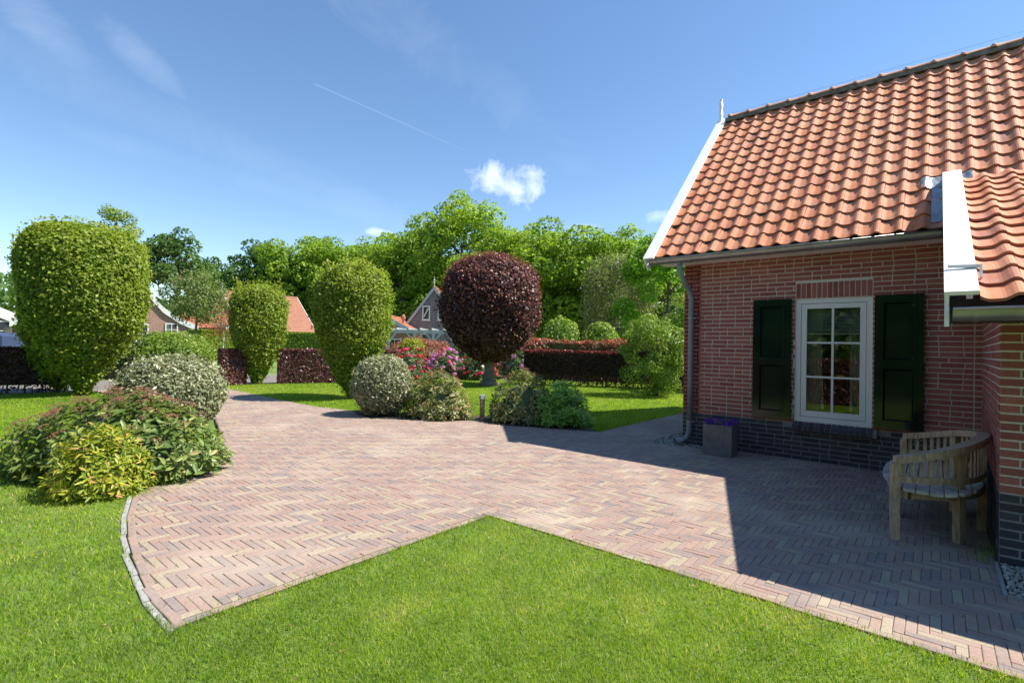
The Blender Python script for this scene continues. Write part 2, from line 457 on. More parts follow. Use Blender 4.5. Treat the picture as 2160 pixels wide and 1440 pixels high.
M['wallplain'] = mat_brick_far('gable_brick', (0.25, 0.075, 0.05), (0.30, 0.10, 0.066), (0.47, 0.42, 0.36))


# ================================================================== mesh helpers
def link(o):
    COL.objects.link(o)
    return o


def mesh_np(name, V, F, mat=None, tint=None, smooth=False):
    V = np.ascontiguousarray(V, dtype=np.float32)
    F = np.ascontiguousarray(F, dtype=np.int32)
    me = bpy.data.meshes.new(name)
    k = F.shape[1]
    me.vertices.add(len(V))
    me.vertices.foreach_set('co', V.ravel())
    me.loops.add(F.size)
    me.loops.foreach_set('vertex_index', F.ravel())
    me.polygons.add(len(F))
    me.polygons.foreach_set('loop_start', np.arange(0, F.size, k, dtype=np.int32))
    if smooth:
        me.polygons.foreach_set('use_smooth', np.ones(len(F), dtype=bool))
    if tint is not None:
        a = me.attributes.new('tint', 'FLOAT', 'POINT')
        a.data.foreach_set('value', np.ascontiguousarray(tint, dtype=np.float32))
    me.update(calc_edges=True)
    if mat is not None:
        me.materials.append(mat)
    return me


class MB:
    """collects geometry for ONE mesh"""
    def __init__(self):
        self.v, self.f, self.t = [], [], []

    def add(self, V, F, t=0.5):
        n = len(self.v)
        self.v += [tuple(p) for p in V]
        self.f += [tuple(i+n for i in f) for f in F]
        self.t += [t]*len(V)
        return self

    def box(self, x0, x1, y0, y1, z0, z1, t=0.5):
        V = [(x0, y0, z0), (x1, y0, z0), (x1, y1, z0), (x0, y1, z0), (x0, y0, z1), (x1, y0, z1), (x1, y1, z1), (x0, y1, z1)]
        F = [(0, 3, 2, 1), (4, 5, 6, 7), (0, 1, 5, 4), (1, 2, 6, 5), (2, 3, 7, 6), (3, 0, 4, 7)]
        return self.add(V, F, t)

    def beam(self, a, b, w, h, t=0.5, upv=(0, 0, 1)):
        """box from a to b, width w (sideways), height h (along up)"""
        a, b = Vector(a), Vector(b)
        d = (b-a).normalized()
        s = d.cross(Vector(upv))
        if s.length < 1e-4:
            s = d.cross(Vector((1, 0, 0)))
        s.normalize()
        u = s.cross(d)
        V = []
        for p in (a, b):
            for i, j in ((-1, -1), (1, -1), (1, 1), (-1, 1)):
                V.append(p + s*(i*w/2) + u*(j*h/2))
        F = [(0, 1, 2, 3), (7, 6, 5, 4), (0, 4, 5, 1), (1, 5, 6, 2), (2, 6, 7, 3), (3, 7, 4, 0)]
        return self.add(V, F, t)

    def tube(self, pts, radii, n=8, t=0.5, cap=True):
        pts = [Vector(p) for p in pts]
        if isinstance(radii, (int, float)):
            radii = [radii]*len(pts)
        V, F = [], []
        ref = Vector((0.31, 0.77, 0.55))
        for i, p in enumerate(pts):
            if i == 0:
                d = pts[1]-p
            elif i == len(pts)-1:
                d = p-pts[i-1]
            else:
                d = (pts[i+1]-pts[i-1])
            d.normalize()
            s = d.cross(ref)
            if s.length < 1e-3:
                s = d.cross(Vector((1, 0, 0)))
            s.normalize()
            u = s.cross(d)
            for k in range(n):
                a = 2*math.pi*k/n
                V.append(p + (s*math.cos(a)+u*math.sin(a))*radii[i])
        for i in range(len(pts)-1):
            for k in range(n):
                k2 = (k+1) % n
                F.append((i*n+k, i*n+k2, (i+1)*n+k2, (i+1)*n+k))
        if cap:
            F.append(tuple(range(n-1, -1, -1)))
            F.append(tuple((len(pts)-1)*n+k for k in range(n)))
        return self.add(V, F, t)

    def prism(self, poly, z0, z1, t=0.5):
        n = len(poly)
        V = [(x, y, z0) for x, y in poly]+[(x, y, z1) for x, y in poly]
        F = [tuple(range(n-1, -1, -1)), tuple(range(n, 2*n))]+[(i, (i+1) % n, n+(i+1) % n, n+i) for i in range(n)]
        return self.add(V, F, t)

    def lathe(self, prof, n=12, c=(0, 0, 0), t=0.5):
        V, F = [], []
        for r, z in prof:
            for k in range(n):
                a = 2*math.pi*k/n
                V.append((c[0]+r*math.cos(a), c[1]+r*math.sin(a), c[2]+z))
        for i in range(len(prof)-1):
            for k in range(n):
                k2 = (k+1) % n
                F.append((i*n+k, i*n+k2, (i+1)*n+k2, (i+1)*n+k))
        F.append(tuple(range(n-1, -1, -1)))
        F.append(tuple((len(prof)-1)*n+k for k in range(n)))
        return self.add(V, F, t)

    def mesh(self, name, mat, smooth=False):
        me = bpy.data.meshes.new(name)
        me.from_pydata(self.v, [], self.f)
        a = me.attributes.new('tint', 'FLOAT', 'POINT')
        a.data.foreach_set('value', self.t)
        if smooth:
            me.polygons.foreach_set('use_smooth', [True]*len(me.polygons))
        if mat is not None:
            me.materials.append(mat)
        me.update()
        return me

    def build(self, name, mat, parent=None, smooth=False, kind=None, label=None):
        return put(name, self.mesh(name, mat, smooth), parent, kind, label)


def put(name, me, parent=None, kind=None, label=None):
    o = bpy.data.objects.new(name, me)
    link(o)
    if parent is not None:
        o.parent = parent
    if kind:
        o['kind'] = kind
    if label:
        o['label'] = label
    return o


def tag(o, label, cat, group=None):
    o['label'] = label
    o['category'] = cat
    if group:
        o['group'] = group
    return o


def thing(name, label, cat, loc=(0, 0, 0), rz=0.0, group=None):
    o = bpy.data.objects.new(name, None)
    o.empty_display_size = 0.2
    link(o)
    o.location = loc
    o.rotation_euler = (0, 0, rz)
    return tag(o, label, cat, group)


def copy_tree(root, label, loc, rz=0.0, scale=None):
    c = root.copy()
    link(c)
    c['label'] = label
    c.location = loc
    c.rotation_euler = (0, 0, rz)
    if scale:
        c.scale = scale
    for ch in root.children:
        k = ch.copy()
        link(k)
        k.parent = c
        for g in ch.children:
            h = g.copy()
            link(h)
            h.parent = k
    return c


def vnoise(P, scale, seed=0, octv=3):
    """cheap smooth noise in -1..1 for arrays of points"""
    r = np.random.default_rng(seed)
    P = np.asarray(P)*scale
    out = np.zeros(len(P))
    amp, tot = 1.0, 0.0
    for _ in range(octv):
        s = np.zeros(len(P))
        for _ in range(4):
            d = r.normal(size=P.shape[1])
            s += np.sin(P@d*1.7 + r.uniform(0, 6.28))
        out += amp*s/4*1.4
        tot += amp
        amp *= 0.55
        P = P*2.1
    return out/tot


def unit(a):
    return a/np.maximum(np.linalg.norm(a, axis=1, keepdims=True), 1e-9)


def leaf_quads(P, N, L, W, tint, spread=0.8, upb=0.35, droop=0.3, fold=0.18):
    """one folded rhombic leaf (quad) at every point P, facing roughly N"""
    n = len(P)
    ln = unit(N*0.75 + rng.normal(size=(n, 3))*spread*0.6 + np.array([0, 0, upb]))
    d = rng.normal(size=(n, 3)) + N*0.35 - np.array([0, 0, droop])
    d = unit(d - ln*np.sum(d*ln, 1, keepdims=True))
    s = np.cross(ln, d)
    sz = rng.uniform(0.7, 1.25, (n, 1))
    L = L*sz
    W = W*sz
    base = P - d*L*0.5
    tip = P + d*L*0.5 - ln*L*0.12
    a = P + s*W*0.5 + ln*W*fold
    b = P - s*W*0.5 + ln*W*fold
    V = np.stack([base, a, tip, b], 1).reshape(-1, 3)
    F = np.arange(4*n).reshape(-1, 4)
    return V, F, np.repeat(np.clip(tint, 0, 1), 4)


def join_np(parts):
    V, F, T, o = [], [], [], 0
    for v, f, t in parts:
        V.append(v)
        F.append(f+o)
        T.append(t)
        o += len(v)
    return np.concatenate(V), np.concatenate(F), np.concatenate(T)


def in_poly(X, Y, poly):
    X = np.asarray(X)
    Y = np.asarray(Y)
    r = np.zeros(X.shape, bool)
    n = len(poly)
    for i in range(n):
        x0, y0 = poly[i]
        x1, y1 = poly[(i+1) % n]
        if y0 == y1:
            continue
        c = ((y0 > Y) != (y1 > Y)) & (X < (x1-x0)*(Y-y0)/(y1-y0)+x0)
        r ^= c
    return r


def dist_line(X, Y, pts):
    best = np.full(np.shape(X), 1e9)
    for (x0, y0), (x1, y1) in zip(pts[:-1], pts[1:]):
        dx, dy = x1-x0, y1-y0
        t = np.clip(((X-x0)*dx+(Y-y0)*dy)/(dx*dx+dy*dy), 0, 1)
        best = np.minimum(best, np.hypot(X-x0-t*dx, Y-y0-t*dy))
    return best


def px_of(P):
    """place in the photograph (0..1 from the left, top) and depth: used only to choose which repeats show largest"""
    D = np.asarray(P, float)-np.array(CAMP)
    z = D@np.array(fw)
    z = np.where(z < 0.05, 0.05, z)
    return 0.5+1072.67*(D@np.array(rt))/z/2160, 0.5-1072.67*(D@np.array(up))/z/1440, z


# ================================================================== ground
CURVE = [(0.07, -6.95), (-0.34, -6.945), (-0.86, -6.885), (-1.46, -6.79), (-2.07, -6.66), (-2.67, -6.48), (-3.0, -6.3)]
BED = [(-6.75, -1.53), (-6.2, -1.8), (-5.5, -1.95), (-4.9, -1.55), (-4.3, -1.05), (-3.9, -0.62), (-3.3, -0.72), (-2.6, -0.42), (-1.95, -0.2), (-1.5, 0.0)]
PAVING = [(9, -4.57)] + [(0.07, -4.57)] + CURVE + [(-3.1, -5.75), (-4.4, -5.15), (-6.0, -4.5), (-8.2, -3.8), (-11.0, -3.95), (-15.4, -4.4),
          (-15.4, -1.35), (-13.0, -1.45), (-9.0, -1.70), (-7.9, -1.72)] + BED + [(-1.48, 9.0), (9, 9)]
HOUSE_CUT = [(0.0, 9.1, 0.0, 9.1), (3.40, 9.1, -2.87, 9.1), (-0.45, 0.42, -0.30, 9.1), (3.38, 9.1, -3.52, 0)]

g = MB()
g.add([(-900, -900, -0.06), (900, -900, -0.06), (900, 900, -0.06), (-900, 900, -0.06)], [(0, 1, 2, 3)])
g.build('ground', M['ground'], kind='structure')


def sheet(name, poly, z, mat, kind='structure'):
    b = MB()
    b.add([(x, y, z) for x, y in poly], [tuple(range(len(poly)))])
    o = b.build(name, mat, kind=kind)
    return o


LAWN_FRONT = [(30, -4.575), (0.075, -4.575), (0.075, -6.955)] + [(x, y-0.044) for x, y in CURVE[1:]] + [(-3.2, -5.6), (-4.6, -5.3), (-6.0, -4.7), (-8.2, -4.0), (-11.0, -4.1), (-15.2, -4.55), (-15.4, -12), (-15.4, -30), (30, -30)]
LAWN_BACK = [(-1.53, 0.02), (-1.51, 12), (-15.0, 12), (-15.2, -1.32), (-13.0, -1.42), (-9.0, -1.67), (-7.9, -1.69), (-6.72, -1.5), (-5.5, -1.3), (-4.0, 0.3), (-3.2, 0.5), (-2.3, 0.6)]
sheet('lawn', LAWN_FRONT, -0.012, M['lawn'])
sheet('lawn', LAWN_BACK, -0.012, M['lawn'])
sheet('planting_bed', [(-6.9, -1.45)] + BED[1:] + [(-2.2, 0.75), (-3.2, 0.6), (-4.0, 0.4), (-5.5, -0.6), (-6.5, -0.9)], -0.006, M['soil'])
sheet('road', [(-15.4, -60), (-15.4, 60), (-20.2, 60), (-20.2, -60)], -0.024, M['asphalt'])
pav = sheet('brick_paving', PAVING, -0.0062, M['joint'])

# ---- herringbone clay pavers, 200 x 50 on edge
CS = 0.0505
X0, Y0 = -15.4, -7.05
NI, NJ = int((4.6-X0)/CS), int((9.0-Y0)/CS)
ii, jj = np.meshgrid(np.arange(NI), np.arange(NJ), indexing='ij')
cx = X0+(ii+0.5)*CS
cy = Y0+(jj+0.5)*CS
ok = in_poly(cx, cy, PAVING)
for a, b_, c, d in HOUSE_CUT:
    ok &= ~((cx > a) & (cx < b_) & (cy > c) & (cy < d))
EDGE1 = [(9, -4.57), (0.07, -4.57), (0.07, -6.95)]
EDGE2 = CURVE
EDGE3 = [(-15.4, -1.35), (-13.0, -1.45), (-9.0, -1.70), (-7.9, -1.72), (-6.75, -1.53)]
EDGE4 = [(-1.5, 0.0), (-1.48, 9.0)]
for e in (EDGE1, EDGE2, EDGE3, EDGE4):
    ok &= dist_line(cx, cy, e) > 0.045
tcell = (ii-jj) % 8
bricks = []          # (x0,x1,y0,y1)
for i, j in zip(*np.nonzero((tcell == 0) | (tcell == 7))):
    if tcell[i, j] == 0:
        cells = [(i+k, j) for k in range(4)]
    else:
        cells = [(i, j+k) for k in range(4)]
    run = [q for q in cells if q[0] < NI and q[1] < NJ and ok[q]]
    if run:
        xs = [q[0] for q in run]
        ys = [q[1] for q in run]
        bricks.append((X0+min(xs)*CS, X0+(max(xs)+1)*CS, Y0+min(ys)*CS, Y0+(max(ys)+1)*CS, len(run)))
# bricks whose first cell lies outside the loops' start test (cut at the edges)
GAP = 0.0014
CH = 0.0032


def paver_geo(L, W, h=0.014):
    """top at z = 0, centred, chamfered top edge"""
    a, b = L/2-GAP, W/2-GAP
    c = CH
    V = [(-a, -b, -h), (a, -b, -h), (a, b, -h), (-a, b, -h), (-a, -b, -c*0.7), (a, -b, -c*0.7), (a, b, -c*0.7), (-a, b, -c*0.7),
         (-a+c, -b+c, 0), (a-c, -b+c, 0), (a-c, b-c, 0), (-a+c, b-c, 0)]
    F = [(0, 1, 5, 4), (1, 2, 6, 5), (2, 3, 7, 6), (3, 0, 4, 7), (4, 5, 9, 8), (5, 6, 10, 9), (6, 7, 11, 10), (7, 4, 8, 11), (8, 9, 10, 11)]
    return V, F


pb = MB().add(*paver_geo(4*CS, CS))
paver_me = pb.mesh('brick', M['pave_obj'])
full = [(k, b_) for k, b_ in enumerate(bricks) if b_[4] == 4]
cent = np.array([((b_[0]+b_[1])/2, (b_[2]+b_[3])/2, 0) for _, b_ in full])
fx, fy, fz = px_of(cent)
vis = (fx > -0.01) & (fx < 1.01) & (fy < 1.01)
order = np.argsort(np.where(vis, fz, 1e9))[:300]
single = {full[q][0] for q in order}
prs = random.Random(3)
mass = MB()
for k, b_ in enumerate(bricks):
    mx, my = (b_[0]+b_[1])/2, (b_[2]+b_[3])/2
    L, W = b_[1]-b_[0], b_[3]-b_[2]
    dz = prs.uniform(-0.0022, 0.0018)
    ang = prs.gauss(0, 0.009)
    tx, ty = prs.gauss(0, 0.008), prs.gauss(0, 0.008)
    if k in single:
        o = bpy.data.objects.new('brick', paver_me)
        link(o)
        o.parent = pav
        o.location = (mx, my, dz)
        o.rotation_euler = (tx, ty, ang + (0 if L > W else math.pi/2))
    else:
        V, F = paver_geo(L, W)
        ca, sa = math.cos(ang), math.sin(ang)
        V = [(mx+x*ca-y*sa, my+x*sa+y*ca, z+dz+x*ty*-1+y*tx) for x, y, z in V]
        mass.add(V, F, prs.random())


def along(pts, step, off):
    """positions and headings every step along a polyline, shifted sideways by off (left positive)"""
    out = []
    carry = 0.0
    for (x0, y0), (x1, y1) in zip(pts[:-1], pts[1:]):
        L = math.hypot(x1-x0, y1-y0)
        a = math.atan2(y1-y0, x1-x0)
        s = carry
        while s < L:
            out.append((x0+(x1-x0)*s/L-math.sin(a)*off, y0+(y1-y0)*s/L+math.cos(a)*off, a))
            s += step
        carry = s-L
    return out


# a running row along every lawn edge (the paving lies to the right of each listed edge)
for pts in ([(4.6, -4.57), (0.07, -4.57), (0.07, -6.95)], EDGE2, EDGE3, EDGE4):
    for x, y, a in along(pts, 0.204, -0.028):
        V, F = paver_geo(0.204, 0.052)
        a += prs.gauss(0, 0.015)
        ca, sa = math.cos(a), math.sin(a)
        dz = prs.uniform(-0.003, 0.002)
        xo, yo = x+ca*0.1, y+sa*0.1
        mass.add([(xo+p[0]*ca-p[1]*sa, yo+p[0]*sa+p[1]*ca, p[2]+dz) for p in V], F, prs.random())
mass.build('bricks', M['pave'], pav, kind='stuff')

# grey granite edging along the curve
for k, (x, y, a) in enumerate(along(CURVE, 0.44, 0.021)):
    b = MB()
    L = 0.435-prs.random()*0.02
    b.add(*paver_geo(L, 0.038, 0.02))
    o = b.build('edging_stone', M['kerb'], pav)
    o.location = (x+math.cos(a)*0.2, y+math.sin(a)*0.2, -0.004+prs.uniform(-0.003, 0.002))
    o.rotation_euler = (prs.gauss(0, 0.02), prs.gauss(0, 0.006), a+prs.gauss(0, 0.008))


# gravel strips by the house, with thin grey edging
def gravel(name, x0, x1, y0, y1, n, kerbs):
    s = sheet(name, [(x0, y0), (x1, y0), (x1, y1), (x0, y1)], -0.010, M['soil'])
    V0 = np.array([(1, 0, 0), (-1, 0, 0), (0, 1, 0), (0, -1, 0), (0, 0, 1), (0, 0, -1)], float)
    F0 = np.array([(0, 2, 4), (2, 1, 4), (1, 3, 4), (3, 0, 4), (2, 0, 5), (1, 2, 5), (3, 1, 5), (0, 3, 5)])
    c = np.stack([rng.uniform(x0+.01, x1-.01, n), rng.uniform(y0+.01, y1-.01, n), rng.uniform(-0.008, 0.012, n)], 1)
    sc = rng.uniform(0.008, 0.022, (n, 1, 1))*rng.uniform(0.6, 1.2, (n, 1, 3))
    th = rng.uniform(0, 6.28, n)
    V = V0[None]*sc + rng.normal(size=(n, 6, 3))*0.002
    Rz = np.stack([np.stack([np.cos(th), -np.sin(th), th*0], 1), np.stack([np.sin(th), np.cos(th), th*0], 1), np.stack([th*0, th*0, th*0+1], 1)], 1)
    V = np.einsum('nij,nkj->nki', Rz, V)+c[:, None]
    F = (F0[None]+(np.arange(n)*6)[:, None, None]).reshape(-1, 3)
    put('gravel_stones', mesh_np('gravel_stones', V.reshape(-1, 3), F, M['stone'], np.repeat(rng.random(n), 6)), s, kind='stuff')
    for a, b_, c_, d in kerbs:
        MB().box(a, b_, c_, d, -0.05, 0.012).build('edging_strip', M['kerb'], s)


gravel('gravel_strip', -0.43, 0.40, -0.28, 5.9, 9000, [(-0.455, -0.435, -0.30, 6.0), (-0.433, 0.42, -0.302, -0.284)])
gravel('gravel_strip', 3.40, 4.4, -3.50, -2.875, 2600, [(3.375, 3.395, -3.52, -2.88), (3.397, 4.4, -3.522, -3.504)])
# ---- MARK house
house = thing('brick_house', 'red brick house with orange pantile roof and dark green shutters beside the paving', 'house')
COURSE = 0.0625
EAVE_Z0 = 3.29          # main roof tile plane: z = y + 3.29 (45 degrees)
RIDGE_Y = 2.87
BACK_Y = 2*RIDGE_Y
XR = 7.6                # right end of the house, out of view
XI = 3.45               # extension side wall at the main wall
XO, YO = 3.40, -2.87    # extension front corner


def ext_z(y):
    return 1.86+0.489*(y+3.33)


# ---- front wall (mortar body with the window opening), hollow room behind
WX0, WX1, WZ0, WZ1 = 1.555, 2.42, 0.53, 2.19
b = MB()
b.box(0.0, WX0, 0.0, 0.25, 0.5, 2.86).box(WX1, XR, 0.0, 0.25, 0.5, 2.86).box(WX0, WX1, 0.0, 0.25, 0.5, WZ0).box(WX0, WX1, 0.0, 0.25, WZ1, 2.86)
wall_front = b.build('wall', M['mortar'], house)
plinth_front = MB().box(0.0, XR, -0.003, 0.25, -0.1, 0.4995).build('plinth', M['mortar_dark'], house)
# gable wall on the left and the walls that close the house
b = MB()
b.add([(-0.002, 0.0, 0.0), (-0.002, BACK_Y, 0.0), (-0.002, BACK_Y, 2.86), (-0.002, RIDGE_Y, 2.86+RIDGE_Y), (-0.002, 0, 2.86), (0.25, 0.0, 0.0), (0.25, BACK_Y, 0), (0.25, BACK_Y, 2.86), (0.25, RIDGE_Y, 2.86+RIDGE_Y), (0.25, 0, 2.86)],
      [(4, 3, 2, 1, 0), (5, 6, 7, 8, 9), (0, 1, 6, 5), (1, 2, 7, 6), (2, 3, 8, 7), (3, 4, 9, 8), (4, 0, 5, 9)])
b.build('gable_wall', M['wallplain'], house)
MB().box(0.255, XR, BACK_Y-0.25, BACK_Y, 0, 2.86).build('wall', M['wallplain'], house)
MB().box(XR+0.003, XR+0.25, 0, BACK_Y, 0, 2.86).build('wall', M['wallplain'], house)
# the room behind the window
b = MB()
b.box(0.255, 4.0, 0.26, 3.6, 0.0, 0.05)
b.build('room_floor', M['floorwood'], house)
b = MB()
b.box(0.255, 4.0, 3.6, 3.7, 0.05, 2.7).box(4.0, 4.1, 0.26, 3.6, 0.05, 2.7).box(0.255, 4.0, 0.26, 3.6, 2.7, 2.75)
b.build('room_wall', M['cream'], house)
# extension walls: side (slightly skewed) and front
dS = Vector((XI-XO, -YO, 0)).normalized()
b = MB()
b.add([(XO, YO, -0.1), (XI, -0.003, -0.1), (XI, -0.003, 3.25), (XO, YO, 1.95), (XO+0.25, YO, -0.1), (XI+0.25, -0.003, -0.1), (XI+0.25, -0.003, 3.25), (XO+0.25, YO, 1.95)],
      [(0, 3, 2, 1), (4, 5, 6, 7), (0, 1, 5, 4), (2, 3, 7, 6), (1, 2, 6, 5), (0, 4, 7, 3)])
wall_side = b.build('extension_wall', M['mortar'], house)
wall_ext = MB().box(XO+0.001, XR, YO-0.001, YO+0.25, 0.5, 1.95).build('extension_wall', M['mortar'], house)
MB().box(XO-0.002, XR, YO-0.004, YO+0.2, -0.1, 0.4995).build('extension_plinth', M['mortar_dark'], house)
b = MB()
b.add([(XO-0.003, YO-0.004, -0.1), (XI-0.003, -0.004, -0.1), (XI-0.003, -0.004, 0.4995), (XO-0.003, YO-0.004, 0.4995)], [(0, 3, 2, 1)])
b.build('extension_plinth', M['mortar_dark'], house)

# ---- bricks laid course by course in a wild bond
brs = random.Random(11)
STR, HDR, JT, BH = 0.209, 0.099, 0.0115, 0.0505


def lay(u0, u1, zbase, ncourse, holes, edge_tooth=True):
    """list of (ua, ub, z0, z1)"""
    out = []
    for c in range(ncourse):
        z0 = zbase+c*COURSE+JT/2
        z1 = z0+BH
        zc = (z0+z1)/2
        u = u0
        first = True
        while u < u1-0.015:
            if first:
                L = [STR, HDR, 0.155][c % 2] if edge_tooth else brs.choice([STR, 0.15, HDR])
                first = False
            else:
                L = HDR if brs.random() < 0.2 else STR
            e = min(u+L+brs.uniform(-0.003, 0.003), u1)
            segs = [(u, e)]
            for h0, h1, k0, k1 in holes:
                if k0 < zc < k1:
                    ns = []
                    for a, b_ in segs:
                        if b_ <= h0 or a >= h1:
                            ns.append((a, b_))
                        else:
                            if a < h0-0.02:
                                ns.append((a, h0-0.006))
                            if b_ > h1+0.02:
                                ns.append((h1+0.006, b_))
                    segs = ns
            out += [(a, b_, z0, z1) for a, b_ in segs]
            u = e+JT*0.9
    return out


PROUD = 0.006
allb = []      # (origin, dirU, normal, ua, ub, z0, z1, dark, wallobj)


def add_wall(O, D, Nn, u0, u1, holes, wallobj, nred, plobj, tooth=True, zmaxf=None):
    for (a, b_, z0, z1) in lay(u0, u1, 0.0, 8, [], tooth):
        allb.append((O, D, Nn, a, b_, z0, z1, True, plobj))
    for (a, b_, z0, z1) in lay(u0, u1, 0.5, nred, holes, tooth):
        if zmaxf and z1 > min(zmaxf(a), zmaxf(b_)):
            continue
        allb.append((O, D, Nn, a, b_, z0, z1, False, wallobj))


LZ0, LZ1 = WZ1+0.004, 2.41
SHOLE = (WX0-0.01, WX1+0.01, 0.40, WZ1)
add_wall(Vector((0, 0, 0)), Vector((1, 0, 0)), Vector((0, -1, 0)), 0.0, 3.372, [(WX0, WX1, 0.5, WZ1+0.02), (WX0, WX1, WZ1, LZ1)], wall_front, 37, plinth_front)
allb = [q for q in allb if not (q[7] and q[4] > WX0-0.005 and q[3] < WX1+0.005 and q[5] > 0.40)]
add_wall(Vector((0, 0, 0)), Vector((1, 0, 0)), Vector((0, -1, 0)), 3.385, XI-0.008, [], wall_front, 37, plinth_front, False)
add_wall(Vector((XO, YO, 0)), dS, Vector((-dS.y, dS.x, 0)), 0.006, 2.86, [], wall_side, 40, wall_side, True, lambda u: ext_z(YO+u)-0.08)
add_wall(Vector((XO, YO, 0)), Vector((1, 0, 0)), Vector((0, -1, 0)), 0.0, 1.6, [], wall_ext, 23, wall_ext)
# soldier bricks over the window
ns = 14
w = (WX1-WX0)/ns
for k in range(ns):
    o = MB().box(WX0+k*w+0.006, WX0+(k+1)*w-0.006, -PROUD, 0.01, LZ0+0.006, LZ1-0.006).build('lintel_brick', M['wall_obj'], wall_front)
# sloping dark sill bricks
for k in range(ns):
    b = MB()
    xa, xb = WX0-0.02+k*(w+0.003)+0.005, WX0-0.02+(k+1)*(w+0.003)-0.005
    V = [(xa, -0.085, 0.405), (xb, -0.085, 0.405), (xb, -0.085, 0.468), (xa, -0.085, 0.468), (xa, 0.02, 0.405), (xb, 0.02, 0.405), (xb, 0.02, 0.535), (xa, 0.02, 0.535)]
    F = [(0, 1, 2, 3), (5, 4, 7, 6), (3, 2, 6, 7), (0, 4, 5, 1), (1, 5, 6, 2), (4, 0, 3, 7)]
    b.add(V, F)
    b.build('sill_brick', M['dark_obj'], plinth_front)
b = MB()
V = [(WX0-0.018, -0.078, 0.408), (WX1+0.06, -0.078, 0.408), (WX1+0.06, -0.078, 0.462), (WX0-0.018, -0.078, 0.462), (WX0-0.018, 0.02, 0.408), (WX1+0.06, 0.02, 0.408), (WX1+0.06, 0.02, 0.528), (WX0-0.018, 0.02, 0.528)]
b.add(V, [(0, 1, 2, 3), (5, 4, 7, 6), (3, 2, 6, 7), (0, 4, 5, 1), (1, 5, 6, 2), (4, 0, 3, 7)])
b.build('sill_mortar', M['mortar_dark'], plinth_front)


def brick_geo(L):
    a, h, d = L/2, BH/2, PROUD
    V = [(-a, 0.01, -h), (a, 0.01, -h), (a, 0.01, h), (-a, 0.01, h), (-a+.001, -d, -h+.001), (a-.001, -d, -h+.001), (a-.001, -d, h-.001), (-a+.001, -d, h-.001)]
    F = [(4, 5, 6, 7), (0, 1, 5, 4), (1, 2, 6, 5), (2, 3, 7, 6), (3, 0, 4, 7)]
    return V, F


st_me = MB().add(*brick_geo(STR)).mesh('brick', M['wall_obj'])
cen = np.array([O+D*((a+b_)/2)+Vector((0, 0, (z0+z1)/2)) for O, D, Nn, a, b_, z0, z1, dk, wo in allb])
fx, fy, fz = px_of(cen)
face = np.array([Nn.dot((CAMP-Vector(c)).normalized()) for (O, D, Nn, *_), c in zip(allb, cen)])
hid = np.array([(not dk) and Nn.y < -0.9 and O.y == 0 and z0 < 2.2 and (0.98 < b_ and a < 1.55 or 2.4 < b_ and a < 2.96) for O, D, Nn, a, b_, z0, z1, dk, wo in allb])
cand = [(fz[k]/max(face[k], .05)**0.5, k) for k, q in enumerate(allb) if 0 < fx[k] < 1 and not q[7] and not hid[k] and abs(q[4]-q[3]-STR) < 0.008 and face[k] > 0.1]
cand.sort()
bsingle = {k for _, k in cand[:300]}
mw, md = {}, {}
for k, (O, D, Nn, a, b_, z0, z1, dk, wo) in enumerate(allb):
    c = O+D*((a+b_)/2)+Vector((0, 0, (z0+z1)/2))
    ang = math.atan2(D.y, D.x) if Nn.y < -0.9 else math.atan2(Nn.y, Nn.x)+math.pi/2
    if k in bsingle:
        o = bpy.data.objects.new('brick', st_me)
        link(o)
        o.parent = wo
        o.location = c
        o.rotation_euler = (0, 0, ang)
    else:
        V, F = brick_geo(b_-a)
        ca, sa = math.cos(ang), math.sin(ang)
        tgt = (md if dk else mw).setdefault(wo.name, (MB(), wo))
        pr = brs.uniform(-0.0015, 0.0015)
        tgt[0].add([(c.x+x*ca-(y+pr)*sa, c.y+x*sa+(y+pr)*ca, c.z+z) for x, y, z in V], F, brs.random())
for dct, mt in ((mw, M['wall']), (md, M['dark'])):
    for mb, wo in dct.values():
        mb.build('bricks', mt, wo, kind='stuff')

# ---- roofs
PW, GA = 0.2175, 0.2875           # tile cover width and gauge along the slope
TL = 0.355
NSEG = 12


def tprof(s):
    """height of the pantile across its width, s = 0..1 from the left: roll, then wide trough"""
    lift = 0.007*(s-0.5)
    s = (s-0.86) % 1.0
    return lift+0.026+0.0185*math.cos(2*math.pi*s)+0.005*math.cos(4*math.pi*s)


def tile_geo():
    """local: x across, y up the slope from the nose, z outward"""
    V, F = [], []
    th = 0.024
    xs = [k/NSEG for k in range(NSEG+1)]
    for s in xs:
        V.append((s*PW*0.99, 0, tprof(s)+0.024))
    for s in xs:
        V.append((s*PW*0.99, TL, tprof(s)-0.006))
    for s in xs:
        V.append((s*PW*0.99, 0.006, tprof(s)+0.024-th))
    n = NSEG+1
    for k in range(NSEG):
        F.append((k, k+1, n+k+1, n+k))
        F.append((2*n+k, 2*n+k+1, k+1, k))
    F.append((n-1, 3*n-1, 2*n-1))
    F.append((0, n, 2*n))
    return V, F


def slope_matrix(pitch):
    c, s = math.cos(pitch), math.sin(pitch)
    return Matrix(((1, 0, 0, 0), (0, c, -s, 0), (0, s, c, 0), (0, 0, 0, 1)))


tile_me = MB().add(*tile_geo()).mesh('roof_tile', M['tile_obj'])
tV, tF = tile_geo()
roof = MB()
